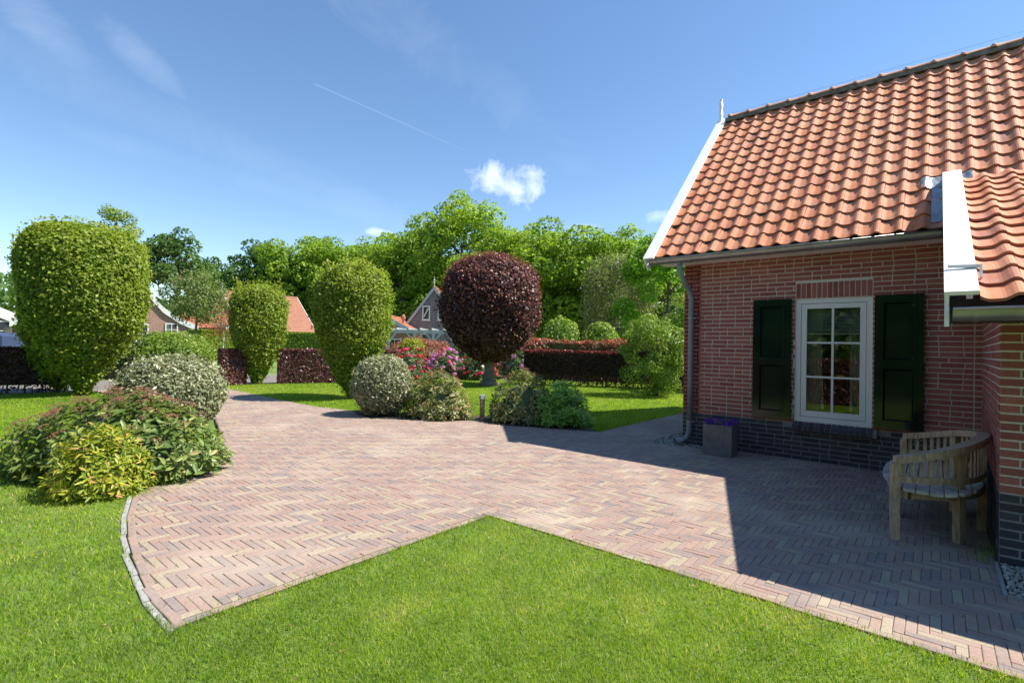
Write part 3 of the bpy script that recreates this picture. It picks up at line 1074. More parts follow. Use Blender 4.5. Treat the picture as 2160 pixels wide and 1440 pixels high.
# underlay slabs: main front, main back
roof.add([(-0.30, -0.34, 2.93), (XR+0.3, -0.34, 2.93), (XR+0.3, RIDGE_Y, RIDGE_Y+3.27), (-0.30, RIDGE_Y, RIDGE_Y+3.27), (-0.30, -0.30, 2.83), (XR+0.3, -0.30, 2.83), (XR+0.3, RIDGE_Y, RIDGE_Y+3.13), (-0.30, RIDGE_Y, RIDGE_Y+3.13)],
         [(0, 1, 2, 3), (7, 6, 5, 4), (0, 4, 5, 1), (1, 5, 6, 2), (3, 2, 6, 7), (0, 3, 7, 4)])
roof_o = roof.build('roof', M['under'], house)
b = MB()
b.add([(-0.40, BACK_Y+0.4, 2.90), (XR+0.3, BACK_Y+0.4, 2.90), (XR+0.3, RIDGE_Y+0.01, RIDGE_Y+3.33), (-0.40, RIDGE_Y+0.01, RIDGE_Y+3.33), (-0.40, BACK_Y+0.4, 2.80), (XR+0.3, BACK_Y+0.4, 2.80), (XR+0.3, RIDGE_Y+0.01, RIDGE_Y+3.20), (-0.40, RIDGE_Y+0.01, RIDGE_Y+3.20)],
      [(3, 2, 1, 0), (4, 5, 6, 7), (1, 5, 4, 0), (2, 6, 5, 1), (7, 6, 2, 3), (4, 7, 3, 0)])
b.build('rear_roof', M['tiles_far'], house)
EY0, EY1 = -3.30, 0.45
b = MB()
b.add([(3.12, EY0, ext_z(EY0)-0.03), (XR, EY0, ext_z(EY0)-0.03), (XR, EY1, ext_z(EY1)-0.03), (3.12, EY1, ext_z(EY1)-0.03), (3.12, EY0, ext_z(EY0)-0.12), (XR, EY0, ext_z(EY0)-0.12), (XR, EY1, ext_z(EY1)-0.12), (3.12, EY1, ext_z(EY1)-0.12)],
      [(0, 1, 2, 3), (7, 6, 5, 4), (0, 4, 5, 1), (1, 5, 6, 2), (3, 2, 6, 7), (0, 3, 7, 4)])
ext_roof = b.build('extension_roof', M['under'], house)

tiles = []      # (matrix, parent)
MS = slope_matrix(R(45))
NR = 16
for rr in range(NR):
    y = -0.385+rr*GA*math.cos(R(45))
    for cc in range(int((XR+0.4)/PW)):
        x = -0.335+cc*PW
        if x > 3.10 and y < 0.16:
            continue
        if x > 5.6:
            continue
        tiles.append((Matrix.Translation((x+0.02, y, y+EAVE_Z0-0.035)) @ MS, roof_o))
EP = math.atan(0.489)
ME = slope_matrix(EP)
GE = 0.2875
for rr in range(14):
    y = -3.385+rr*GE*math.cos(EP)
    for cc in range(11):
        x = 3.245+cc*PW
        # stop where the extension meets the main roof
        if ext_z(y) < y+EAVE_Z0-0.10:
            continue
        tiles.append((Matrix.Translation((x+0.02, y, ext_z(y)-0.035)) @ ME, ext_roof))
cen = np.array([(t @ Vector((PW/2, TL/2, 0.03))) for t, _ in tiles])
fx, fy, fz = px_of(cen)
idx = [k for k in np.argsort(fz) if 0 < fx[k] < 1 and 0 < fy[k] < 1][:300]
tsingle = set(idx)
trs = random.Random(5)
tm = {}
for k, (mt, par) in enumerate(tiles):
    wob = Matrix.Rotation(trs.gauss(0, 0.006), 4, 'Z') @ Matrix.Rotation(trs.gauss(0, 0.008), 4, 'X')
    m4 = mt @ wob @ Matrix.Translation((0, 0, trs.uniform(-0.002, 0.003)))
    if k in tsingle:
        o = bpy.data.objects.new('roof_tile', tile_me)
        link(o)
        o.parent = par
        o.matrix_local = m4
    else:
        tm.setdefault(par.name, (MB(), par))[0].add([m4 @ Vector(v) for v in tV], tF, trs.random())
for mb, par in tm.values():
    mb.build('roof_tiles', M['tile'], par, kind='stuff')

# ridge: mossy mortar bed plus single capping tiles with a raised collar
RZ = RIDGE_Y+EAVE_Z0+0.045
MB().beam((-0.30, RIDGE_Y, RZ-0.045), (XR+0.3, RIDGE_Y, RZ-0.045), 0.19, 0.07).build('ridge_mortar', M['ridge_old'], roof_o)


def ridge_geo(L):
    V, F = [], []
    n = 8
    rings = [(0, 0.125), (0.045, 0.128), (0.06, 0.102), (L+0.03, 0.096)]
    for x, r_ in rings:
        for k in range(n+1):
            a = math.pi*k/n
            V.append((x, -r_*math.cos(a), r_*math.sin(a)*0.72-0.012))
    for i in range(len(rings)-1):
        for k in range(n):
            F.append((i*(n+1)+k, (i+1)*(n+1)+k, (i+1)*(n+1)+k+1, i*(n+1)+k+1))
    F.append(tuple(range(n+1)))
    return V, F


RL = 0.355
ridge_me = MB().add(*ridge_geo(RL)).mesh('ridge_tile', M['ridge'], smooth=True)
for k in range(17):
    o = bpy.data.objects.new('ridge_tile', ridge_me)
    link(o)
    o.parent = roof_o
    o.location = (-0.24+k*RL, RIDGE_Y, RZ+trs.uniform(-0.006, 0.006))
    o.rotation_euler = (trs.gauss(0, 0.02), trs.gauss(0, 0.01), 0)

# ---- white verge boards
def verge(x0, x1, ya, za, yb, zb, rise, drop, name='verge_board'):
    d = Vector((0, yb-ya, zb-za)).normalized()
    nn = Vector((0, -d.z, d.y))
    b = MB()
    p, q = Vector((0, ya, za)), Vector((0, yb, zb))
    V = []
    for x in (x0, x1):
        for pt in (p, q):
            V.append(Vector((x, 0, 0))+pt+nn*rise)
            V.append(Vector((x, 0, 0))+pt+nn*(rise-0.028))
    # V: x0p top,x0p bot,x0q top,x0q bot,x1p top,x1p bot,x1q top,x1q bot
    b.add(V, [(0, 4, 6, 2), (1, 3, 7, 5), (0, 1, 5, 4), (2, 6, 7, 3), (0, 2, 3, 1), (4, 5, 7, 6)])
    top = b.build(name, M['white'], house)
    b = MB()
    V = []
    for x in (x0+0.004, x0+0.026):
        for pt in (p, q):
            V.append(Vector((x, 0, 0))+pt+nn*(rise-0.029))
            V.append(Vector((x, 0, 0))+pt+nn*(rise-0.029-drop))
    b.add(V, [(0, 4, 6, 2), (1, 3, 7, 5), (0, 1, 5, 4), (2, 6, 7, 3), (0, 2, 3, 1), (4, 5, 7, 6)])
    b.build('barge_board', M['white'], top)
    return top


v1 = verge(-0.465, -0.295, -0.50, 2.83, RIDGE_Y+0.02, RIDGE_Y+3.31, 0.055, 0.20)
b = MB()
b.box(-0.45, -0.325, -0.30, -0.27, 3.02, 3.05)
b.build('verge_cleat', M['white'], v1)
verge(-0.455, -0.315, BACK_Y+0.5, 2.83, RIDGE_Y+0.03, RIDGE_Y+3.30, -0.03, 0.20)
v2 = verge(3.085, 3.258, -3.42, ext_z(-3.42), 0.30, ext_z(0.30), 0.075, 0.17)
b = MB()
b.beam((3.105, -3.05, ext_z(-3.05)+0.105), (3.29, -3.05, ext_z(-3.05)+0.095), 0.02, 0.022)
b.beam((3.282, -3.05, ext_z(-3.05)+0.10), (3.282, -3.10, ext_z(-3.10)+0.03), 0.015, 0.03)
b.build('verge_cleat', M['frame'], v2)
scr = random.Random(2)
for k in range(11):
    y = -3.25+k*0.30
    MB().box(3.103, 3.111, y, y+0.006, ext_z(y)+0.083, ext_z(y)+0.0875).build('screw', M['zinc'], v2)
MB().box(3.087, 3.112, -3.425, -3.40, 1.655, ext_z(-3.42)-0.03).build('barge_end', M['white'], v2)
# finial: a turned flat board on the gable point
b = MB()
prof = [(0.046, 0.00), (0.058, 0.05), (0.046, 0.09), (0.031, 0.13), (0.054, 0.17), (0.061, 0.21), (0.046, 0.26), (0.027, 0.30), (0.031, 0.33), (0.058, 0.37), (0.054, 0.41), (0.027, 0.44), (0.023, 0.50)]
for (r1, z1), (r2, z2) in zip(prof[:-1], prof[1:]):
    zb = RIDGE_Y+3.28
    xx, yy = -0.405, RIDGE_Y-0.02
    V = [(xx-0.022, yy-r1, zb+z1), (xx+0.022, yy-r1, zb+z1), (xx+0.022, yy+r1, zb+z1), (xx-0.022, yy+r1, zb+z1), (xx-0.022, yy-r2, zb+z2), (xx+0.022, yy-r2, zb+z2), (xx+0.022, yy+r2, zb+z2), (xx-0.022, yy+r2, zb+z2)]
    b.add(V, [(0, 1, 5, 4), (1, 2, 6, 5), (2, 3, 7, 6), (3, 0, 4, 7)])
b.add([(xx-0.022, yy-0.018, zb+0.5), (xx+0.022, yy-0.018, zb+0.5), (xx+0.022, yy+0.018, zb+0.5), (xx-0.022, yy+0.018, zb+0.5)], [(0, 1, 2, 3)])
b.build('finial', M['white'], house)

# ---- lead flashing draped over the tiles at the head and along the extension verge
def lead_sheet(x0, x1, ya, yb, off, nx, ny):
    V, F = [], []
    for j in range(ny+1):
        for i in range(nx+1):
            x = x0+(x1-x0)*i/nx
            y = ya+(yb-ya)*j/ny
            h = (tprof(((x+0.315)/PW) % 1.0)*0.8+off+0.004*math.sin(i*2.1+j*1.3))
            n = Vector((0, -0.7071, 0.7071))
            V.append(Vector((x, y, y+EAVE_Z0-0.035))+n*(h+0.02))
    for j in range(ny):
        for i in range(nx):
            a = j*(nx+1)+i
            F.append((a, a+1, a+nx+2, a+nx+1))
    return V, F


b = MB()
b.add(*lead_sheet(2.88, 3.36, 0.22, 0.40, 0.012, 26, 7))
b.build('lead_flashing', M['lead'], roof_o, smooth=True)
b = MB()
b.add(*lead_sheet(2.985, 3.10, -0.30, 0.24, 0.008, 8, 14))
b.build('lead_flashing', M['lead'], roof_o, smooth=True)

# ---- gutters
def gutter(x0, x1, yc, zc, r_, name='gutter', brk=0.52):
    V, F = [], []
    n = 12
    for x in (x0, x1):
        for rad in (r_, r_-0.006):
            for k in range(n+1):
                a = math.pi+math.pi*k/n
                V.append((x, yc+rad*math.cos(a), zc+rad*math.sin(a)))
    m = n+1
    for k in range(n):
        F.append((k, k+1, 2*m+k+1, 2*m+k))
        F.append((m+k+1, m+k, 3*m+k, 3*m+k+1))
    b = MB()
    b.add(V, F)
    # end plates
    for x in (x0, x1):
        b.add([(x, yc+r_*math.cos(math.pi+math.pi*k/n), zc+r_*math.sin(math.pi+math.pi*k/n)) for k in range(n+1)], [tuple(range(n+1))])
    gt = b.build(name, M['zinc'], house, smooth=True)
    MB().tube([(x0, yc-r_-0.002, zc+0.004), (x1, yc-r_-0.002, zc+0.004)], 0.009, 8).build('gutter_bead', M['zinc'], gt, smooth=True)
    x = x0+0.10
    while x < x1:
        bb = MB()
        V, F = [], []
        for xx in (x, x+0.028):
            for k in range(n+1):
                a = math.pi+math.pi*k/n
                V.append((xx, yc+(r_+0.005)*math.cos(a), zc+(r_+0.005)*math.sin(a)))
        for k in range(n):
            F.append((k, k+1, m+k+1, m+k))
        bb.add(V, F)
        bb.build('bracket', M['zinc'], gt, smooth=True)
        x += brk
    return gt


gutter(-0.40, 3.08, -0.375, 2.855, 0.078)
gutter(3.13, XR, -3.405, 1.765, 0.075, brk=0.62)
MB().box(-0.30, 3.10, -0.30, -0.002, 2.79, 2.83).build('soffit', M['white'], house)
MB().box(-0.30, 3.10, -0.32, -0.302, 2.79, 2.93).build('fascia', M['under'], house)
MB().box(3.12, XR, -3.26, YO-0.002, 1.70, 1.725).build('soffit', M['under'], house)
MB().box(3.12, XR, -3.27, -3.262, 1.70, 1.84).build('fascia', M['under'], house)
MB().box(3.12, XO-0.008, YO, -0.01, 1.95, 1.96).build('soffit', M['under'], house)

# ---- downpipe
dp = MB().tube([(0.06, -0.375, 2.79), (0.06, -0.375, 2.70), (0.07, -0.35, 2.62), (0.10, -0.22, 2.45), (0.125, -0.10, 2.33), (0.13, -0.075, 2.24), (0.13, -0.075, 1.4), (0.13, -0.075, 0.34)], 0.04, 12).build('downpipe', M['pipe'], house, smooth=True)
MB().tube([(0.13, -0.075, 0.36), (0.13, -0.075, 0.20), (0.10, -0.11, 0.11), (0.04, -0.17, 0.075), (-0.03, -0.24, 0.065)], [0.043, 0.045, 0.045, 0.045, 0.046], 12, cap=False).build('pipe_shoe', M['pipe'], dp, smooth=True)
for z in (1.94, 0.35):
    MB().lathe([(0.044, 0), (0.046, 0.005), (0.046, 0.025), (0.044, 0.03)], 12, (0.13, -0.075, z)).build('pipe_clamp', M['zinc'], dp)
    MB().tube([(0.175, -0.075, z+0.015), (0.205, -0.075, z+0.015)], 0.012, 8).build('clamp_bolt', M['zinc'], dp)

# ---- window
win = MB()
FY0, FY1 = 0.015, 0.10
fwid = 0.062
win.box(WX0, WX0+fwid, FY0, FY1, WZ0, WZ1).box(WX1-fwid, WX1, FY0, FY1, WZ0, WZ1)
win.box(WX0+fwid, WX1-fwid, FY0, FY1, WZ1-fwid, WZ1).box(WX0+fwid, WX1-fwid, FY0, FY1, WZ0, WZ0+fwid)
window = win.build('window', M['frame'], house)
SX0, SX1, SZ0, SZ1 = WX0+fwid+0.005, WX1-fwid-0.005, WZ0+fwid+0.006, WZ1-fwid-0.006
sw = 0.064
b = MB()
b.box(SX0, SX0+sw, FY0+0.006, FY1-0.01, SZ0, SZ1).box(SX1-sw, SX1, FY0+0.006, FY1-0.01, SZ0, SZ1)
b.box(SX0+sw, SX1-sw, FY0+0.006, FY1-0.01, SZ1-sw, SZ1).box(SX0+sw, SX1-sw, FY0+0.006, FY1-0.01, SZ0, SZ0+sw*1.2)
b.build('sash', M['frame'], window)
MB().box(WX0+fwid, WX1-fwid, FY1-0.02, FY1-0.012, WZ0+fwid, WZ0+fwid+0.03).build('sash_stop', M['black'], window)
GX0, GX1, GZ0, GZ1 = SX0+sw, SX1-sw, SZ0+sw*1.2, SZ1-sw
gm = (GX0+GX1)/2
MB().box(gm-0.013, gm+0.013, FY0+0.014, FY1-0.03, GZ0, GZ1).build('glazing_bar', M['frame'], window)
zs = [GZ0+(GZ1-GZ0)*k/3 for k in range(4)]
for z in zs[1:3]:
    MB().box(GX0, gm-0.0135, FY0+0.015, FY1-0.031, z-0.012, z+0.012).build('glazing_bar', M['frame'], window)
    MB().box(gm+0.0135, GX1, FY0+0.015, FY1-0.031, z-0.012, z+0.012).build('glazing_bar', M['frame'], window)
prs2 = random.Random(9)
for k in range(3):
    for (xa, xb) in ((GX0, gm-0.013), (gm+0.013, GX1)):
        za, zb = zs[k]+(0.012 if k else 0), zs[k+1]-(0.012 if k < 2 else 0)
        yy = 0.052
        tlt = prs2.uniform(-0.0012, 0.0012)
        MB().add([(xa, yy, za), (xb, yy+tlt, za), (xb, yy+tlt, zb), (xa, yy, zb)], [(0, 1, 2, 3)]).build('pane', M['glass'], window)

# ---- shutters
def shutter(x0, x1, label):
    z0, z1 = 0.535, 2.195
    st = 0.085
    y0, y1 = -0.052, -0.012
    zm = 1.335
    b = MB()
    b.box(x0, x0+st, y0, y1, z0, z1).box(x1-st, x1, y0, y1, z0, z1)
    for a, c in ((z0, z0+0.10), (zm-0.05, zm+0.05), (z1-0.09, z1)):
        b.box(x0+st, x1-st, y0, y1, a, c)
    s = b.build('shutter', M['green'], house, label=label)
    for a, c in ((z0+0.10, zm-0.05), (zm+0.05, z1-0.09)):
        q = MB()
        q.box(x0+st, x1-st, y0+0.024, y1-0.004, a, c)
        q.box(x0+st+0.05, x1-st-0.05, y0+0.014, y0+0.0245, a+0.05, c-0.05)
        q.build('shutter_panel', M['green'], s)
        m = MB()
        xo, xi, zo, zi = x0+st, x1-st, a, c
        yr, yp, wd = y0-0.007, y0+0.020, 0.024
        O = [(xo-0.006, yr, zo-0.006), (xi+0.006, yr, zo-0.006), (xi+0.006, yr, zi+0.006), (xo-0.006, yr, zi+0.006)]
        Q = [(xo+0.006, yr, zo+0.006), (xi-0.006, yr, zo+0.006), (xi-0.006, yr, zi-0.006), (xo+0.006, yr, zi-0.006)]
        I = [(xo+wd, yp, zo+wd), (xi-wd, yp, zo+wd), (xi-wd, yp, zi-wd), (xo+wd, yp, zi-wd)]
        B = [(p_[0], y0+0.002, p_[2]) for p_ in O]
        m.add(B+O+Q+I, [(r4*4+e, r4*4+(e+1) % 4, r4*4+4+(e+1) % 4, r4*4+4+e) for r4 in range(3) for e in range(4)])
        m.build('panel_moulding', M['green'], s)
    return s


shutter(1.022, 1.512, 'dark green shutter left of the window')
shutter(2.447, 2.930, 'dark green shutter right of the window')

# ---- things seen through the window
vb = thing('venetian_blind', 'white venetian blind lowered over the upper window panes', 'blind', (0, 0, 0))
for k in range(18):
    z = GZ1+0.01-k*0.0185
    MB().add([(GX0-0.03, 0.135, z-0.005), (GX1+0.03, 0.135, z-0.005), (GX1+0.03, 0.155, z+0.006), (GX0-0.03, 0.155, z+0.006)], [(0, 1, 2, 3)]).build('slat', M['blind'], vb)
MB().box(GX0-0.03, GX1+0.03, 0.13, 0.16, GZ1-0.345, GZ1-0.33).build('bottom_rail', M['blind'], vb)


def curtain(x0, x1, label):
    b = MB()
    n = 40
    V, F = [], []
    for z in (0.25, 2.35):
        for k in range(n+1):
            x = x0+(x1-x0)*k/n
            V.append((x, 0.24+0.022*math.sin(k*1.25), z))
    for k in range(n):
        F.append((k, k+1, n+2+k, n+1+k))
    b.add(V, F)
    return tag(b.build('curtain', M['cream'], None, smooth=True), label, 'curtain')


curtain(1.66, 1.84, 'cream curtain gathered behind the left window panes')
curtain(2.16, 2.36, 'cream curtain gathered behind the right window panes')
tag(MB().box(2.035, 2.12, 0.062, 0.064, 1.118, 1.175).build('sticker', M['yellow']), 'small yellow sticker inside the right middle window pane', 'sticker')
for x, lb in ((1.86, 'left'), (2.19, 'right')):
    t = thing('window_tassel', 'pale blue tassel hanging behind the lower %s window pane' % lb, 'tassel', (x, 0.15, 0.70), 0, 'tassels behind the window')
    MB().lathe([(0.028, 0), (0.018, 0.06), (0.012, 0.10), (0.014, 0.12), (0.005, 0.13)], 10).build('fringe', M['blind'], t)
    MB().tube([(0, 0, 0.13), (0, 0, 0.45)], 0.004, 6).build('cord', M['blind'], t)
# thin wire strung above the ridge
wr = MB().tube([(-0.3, RIDGE_Y+0.05, RZ+0.12), (3, RIDGE_Y+0.05, RZ+0.16), (7, RIDGE_Y+0.05, RZ+0.22)], 0.0016, 5).build('ridge_wire', M['wire'])
tag(wr, 'thin wire strung just above the roof ridge', 'wire')
# ---- MARK garden
# ---- curved teak bench against the extension wall (front looks to -X)
bench = thing('curved_bench', 'weathered teak curved bench with slatted back against the brick corner', 'bench', (3.02, -2.04, 0))
BC = [(-0.22, -0.76), (-0.02, -0.68), (0.16, -0.53), (0.28, -0.30), (0.33, 0.0), (0.28, 0.30), (0.16, 0.53), (-0.02, 0.68), (-0.22, 0.76)]


def bcurve(t):
    """point on the back curve, t = 0..1"""
    f = t*(len(BC)-1)
    i = min(int(f), len(BC)-2)
    u = f-i
    p = [Vector((*BC[min(max(k, 0), len(BC)-1)], 0)) for k in (i-1, i, i+1, i+2)]
    return 0.5*((2*p[1])+(p[2]-p[0])*u+(2*p[0]-5*p[1]+4*p[2]-p[3])*u*u+(3*p[1]-p[0]-3*p[2]+p[3])*u**3)


def bheight(t):
    return 0.655+0.155*math.sin(math.pi*min(max(t, 0), 1))**1.2


def ring_strip(t0, t1, n, inner, outer, zlo, zhi):
    """bent rail following the back curve, between heights zlo(t) and zhi(t)"""
    V, F = [], []
    for k in range(n+1):
        t = t0+(t1-t0)*k/n
        p = bcurve(t)
        d = (bcurve(min(t+0.01, 1))-bcurve(max(t-0.01, 0))).normalized()
        s = Vector((d.y, -d.x, 0))
        for off, z in ((inner, zlo(t)), (outer, zlo(t)), (outer, zhi(t)), (inner, zhi(t))):
            q = p+s*off
            V.append((q.x, q.y, z))
    for k in range(n):
        a = 4*k
        for e in range(4):
            F.append((a+e, a+(e+1) % 4, a+4+(e+1) % 4, a+4+e))
    F.append((3, 2, 1, 0))
    F.append((4*n, 4*n+1, 4*n+2, 4*n+3))
    return MB().add(V, F)


ring_strip(-0.0, 1.0, 36, -0.038, 0.044, lambda t: bheight(t)-0.056, bheight).build('top_rail', M['teak'], bench)
ring_strip(0.02, 0.98, 32, -0.014, 0.016, lambda t: 0.455, lambda t: 0.505).build('lower_rail', M['teak'], bench)
ring_strip(0.02, 0.98, 32, -0.016, 0.014, lambda t: 0.335, lambda t: 0.40).build('seat_apron', M['teak'], bench)
for k in range(29):
    t = 0.04+0.92*k/28
    if min(abs(t-q) for q in (0.0, 0.26, 0.5, 0.74, 1.0)) < 0.018:
        continue
    p = bcurve(t)
    d = (bcurve(min(t+0.01, 1))-bcurve(max(t-0.01, 0))).normalized()
    MB().beam((p.x, p.y, 0.50), (p.x, p.y, bheight(t)-0.05), 0.031, 0.010, upv=(d.y, -d.x, 0)).build('back_slat', M['teak'], bench)
for t in (0.004, 0.26, 0.5, 0.74, 0.996):
    p = bcurve(min(max(t, 0), 1))
    d = (bcurve(min(t+0.02, 1))-bcurve(max(t-0.02, 0))).normalized()
    a = Vector((d.y, -d.x, 0))
    MB().beam((p.x, p.y, 0), (p.x, p.y, bheight(t)-0.055), 0.056, 0.056, upv=tuple(a)).build('leg', M['teak'], bench)
MB().beam((-0.24, 0.0, 0), (-0.24, 0, 0.36), 0.06, 0.06, upv=(1, 0, 0)).build('leg', M['teak'], bench)
# kidney seat made of slats along the bench
def seat_x(y):
    q = 1-(y/0.86)**2
    if q <= 0:
        return None
    return (-0.06-0.28*math.sqrt(q)+0.09*max(0, 1-(y/0.5)**2)*0, 0.36*math.sqrt(q)-0.02)


nsl = 8
for k in range(nsl):
    xa = -0.335+k*0.084
    xb = xa+0.076
    pts = []
    ys = np.linspace(-0.86, 0.86, 60)
    row = [(y, seat_x(y)) for y in ys]
    seg = [(y, max(xa, s[0]), min(xb, s[1])) for y, s in row if s and min(xb, s[1])-max(xa, s[0]) > 0.012]
    if len(seg) < 2:
        continue
    V, F = [], []
    for y, a, c in seg:
        V += [(a, y, 0.402), (c, y, 0.402), (c, y, 0.424), (a, y, 0.424)]
    for i in range(len(seg)-1):
        for e in range(4):
            F.append((4*i+e, 4*i+(e+1) % 4, 4*i+4+(e+1) % 4, 4*i+4+e))
    F += [(3, 2, 1, 0), tuple(4*(len(seg)-1)+e for e in range(4))]
    MB().add(V, F).build('seat_slat', M['teak_seat'], bench)
# front seat rail
V, F = [], []
ys = np.linspace(-0.80, 0.80, 30)
for y in ys:
    x = seat_x(y)[0]+0.03
    V += [(x, y, 0.335), (x+0.03, y, 0.335), (x+0.03, y, 0.401), (x, y, 0.401)]
for i in range(len(ys)-1):
    for e in range(4):
        F.append((4*i+e, 4*i+(e+1) % 4, 4*i+4+(e+1) % 4, 4*i+4+e))
MB().add(V, F).build('front_rail', M['teak'], bench)

# ---- planter with pansies
pl = thing('planter', 'square grey planter standing beside the downpipe', 'planter', (0.70, -0.40, 0), R(4))
b = MB()
s, h = 0.19, 0.43
b.box(-s, s, -s, -s+0.03, 0, h).box(-s, s, s-0.03, s, 0, h).box(-s, -s+0.03, -s+0.03, s-0.03, 0, h).box(s-0.03, s, -s+0.03, s-0.03, 0, h).box(-s+.03, s-.03, -s+.03, s-.03, 0, 0.03)
b.build('pot', M['concrete'], pl)
MB().box(-s+0.03, s-0.03, -s+0.03, s-0.03, 0.36, 0.395).build('soil', M['soil'], pl)
pz = thing('pansy_plant', 'low violet pansies growing in the grey planter', 'flowers', (0.70, -0.40, 0.39))
n = 260
P = np.stack([rng.uniform(-0.17, 0.17, n), rng.uniform(-0.17, 0.17, n), np.abs(rng.normal(0.03, 0.025, n))], 1)
N = unit(P*np.array([3, 3, 1])+np.array([0, 0, 0.3]))
V, F, T = leaf_quads(P, N, 0.05, 0.03, rng.random(n))
put('foliage', mesh_np('foliage', V, F, M['rhodo'], T), pz, kind='stuff')
pf = MB()
for k in range(5):
    a = 2*math.pi*k/5+0.3
    c, s_ = math.cos(a), math.sin(a)
    pf.add([(0, 0, 0), (c*0.02-s_*0.014, s_*0.02+c*0.014, 0.006), (c*0.034, s_*0.034, 0.002), (c*0.02+s_*0.014, s_*0.02-c*0.014, 0.006)], [(0, 1, 2, 3)], k/5)
pf_me = pf.mesh('flower', M['pansy'])
frs = random.Random(4)
for k in range(34):
    o = bpy.data.objects.new('flower', pf_me)
    link(o)
    o.parent = pz
    x, y = frs.uniform(-0.19, 0.18), frs.uniform(-0.2, 0.18)
    o.location = (x, y, 0.06+frs.uniform(-0.01, 0.05)-0.1*(x*x+y*y)*4)
    o.rotation_euler = (frs.uniform(0.2, 1.3), frs.uniform(-0.5, 0.5), frs.uniform(-0.8, 0.8))

# ---- garden lamp post
lp = thing('garden_lamp', 'short wooden bollard lamp with grey spot head between the shrubs', 'lamp', (-3.92, -0.42, 0), R(-30))
MB().box(-0.04, 0.04, -0.04, 0.04, -0.02, 0.41).build('post', M['postwood'], lp)
MB().box(-0.045, 0.045, -0.045, 0.045, 0.412, 0.49).build('cap', M['greypaint'], lp)
MB().tube([(-0.046, 0, 0.45), (-0.09, -0.02, 0.43), (-0.10, -0.025, 0.42)], [0.026, 0.034, 0.036], 10).build('spot_head', M['greypaint'], lp, smooth=True)

# ================================================================== planting
def surf_revolve(prof, n, seed, rough=0.06, nscale=1.6, depth=0.08, square=2.0):
    """points and normals on a clipped body of revolution; prof = [(r, z)], outer skin loosened by noise"""
    r_ = np.random.default_rng(seed)
    pr = np.array(prof, float)
    seg = np.hypot(np.diff(pr[:, 0]), np.diff(pr[:, 1]))
    area = seg*(pr[:-1, 0]+pr[1:, 0])/2
    k = r_.choice(len(seg), n, p=area/area.sum())
    t = r_.random(n)
    rad = pr[k, 0]*(1-t)+pr[k+1, 0]*t
    z = pr[k, 1]*(1-t)+pr[k+1, 1]*t
    dr, dz = (pr[k+1, 0]-pr[k, 0])/seg[k], (pr[k+1, 1]-pr[k, 1])/seg[k]
    th = r_.uniform(0, 2*math.pi, n)
    c, s = np.cos(th), np.sin(th)
    sq = (np.abs(c)**square+np.abs(s)**square)**(-1/square)
    P = np.stack([rad*c*sq, rad*s*sq, z], 1)
    N = unit(np.stack([c*dz, s*dz, -dr], 1))
    nz = vnoise(P, nscale, seed)
    off = nz*rough - r_.exponential(depth, n)
    return P+N*off[:, None], N, nz


def core_revolve(prof, shrink, mat, name, parent, n=20):
    b = MB()
    zs_ = [z for _, z in prof]
    zmid = (min(zs_)+max(zs_))/2
    b.lathe([(max(r_-shrink, 0.01), zmid+(z-zmid)*(1-shrink/(max(zs_)-min(zs_)))) for r_, z in prof], n)
    b.t = [0.1]*len(b.t)  # solid hull blocks light; its dark tint paints the shade between leaves
    return b.build(name, mat, parent, smooth=True)


def crown_part(parent, mat, V, F, T, name='crown'):
    return put(name, mesh_np(name, V, F, mat, T), parent, kind='stuff')


HPROF = [(0.12, 0.0), (0.26, 0.08), (0.40, 0.147), (0.55, 0.22), (0.72, 0.32), (0.88, 0.43), (0.96, 0.53), (1.0, 0.64), (1.0, 0.76), (0.985, 0.82), (0.92, 0.88), (0.80, 0.93), (0.58, 0.968), (0.30, 0.99), (0.0, 1.0)]


def hornbeam(label, x, y, w, h, nl, seed, leaf=0.072, prof=HPROF, bias=0.0, shoots=0):
    t = thing('hornbeam_tree', label, 'tree', (x, y, 0), 0, 'clipped hornbeams')
    pr = [(r_*w/2, 0.02+z*h) for r_, z in prof]
    P, N, nz = surf_revolve(pr, nl, seed, 0.10, 1.3, 0.08)
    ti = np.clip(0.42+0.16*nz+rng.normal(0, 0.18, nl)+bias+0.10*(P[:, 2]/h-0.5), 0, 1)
    parts = [leaf_quads(P, N, leaf, leaf*0.62, ti, 0.9, 0.35, 0.45)]
    # unclipped new shoots standing proud of the cut face
    m = int(nl*0.05)
    P2, N2, nz2 = surf_revolve(pr, m, seed, 0.10, 1.3, 0.0)
    parts.append(leaf_quads(P2+N2*rng.uniform(0.02, 0.13, (m, 1))+np.array([0, 0, 0.03]), N2, leaf, leaf*0.55, rng.uniform(0.45, 0.9, m), 1.2, 0.3, 0.1))
    for k in range(shoots):
        a = rng.uniform(0, 6.28)
        q = np.array([math.cos(a)*w*0.3, math.sin(a)*w*0.3, h*0.93])
        d = unit(np.array([[math.cos(a)*0.5, math.sin(a)*0.5, 1.0]]))[0]
        u = rng.random(120)[:, None]**1.5
        PP = q+d*u*0.42+rng.normal(size=(120, 3))*0.07
        parts.append(leaf_quads(PP, unit(rng.normal(size=(120, 3))), leaf, leaf*0.55, rng.uniform(0.5, 1.0, 120), 1.2, 0.3, 0.2))
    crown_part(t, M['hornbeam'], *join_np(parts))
    core_revolve(pr, 0.22, M['hornbeam'], 'shade_core', t)
    b = MB()
    b.tube([(0, 0, -0.05), (0.01, 0, h*0.1), (0, 0.01, h*0.5)], [0.10*w/2.5, 0.085*w/2.5, 0.04], 8)
    b.build('trunk', M['bark'], t, smooth=True)
    return t


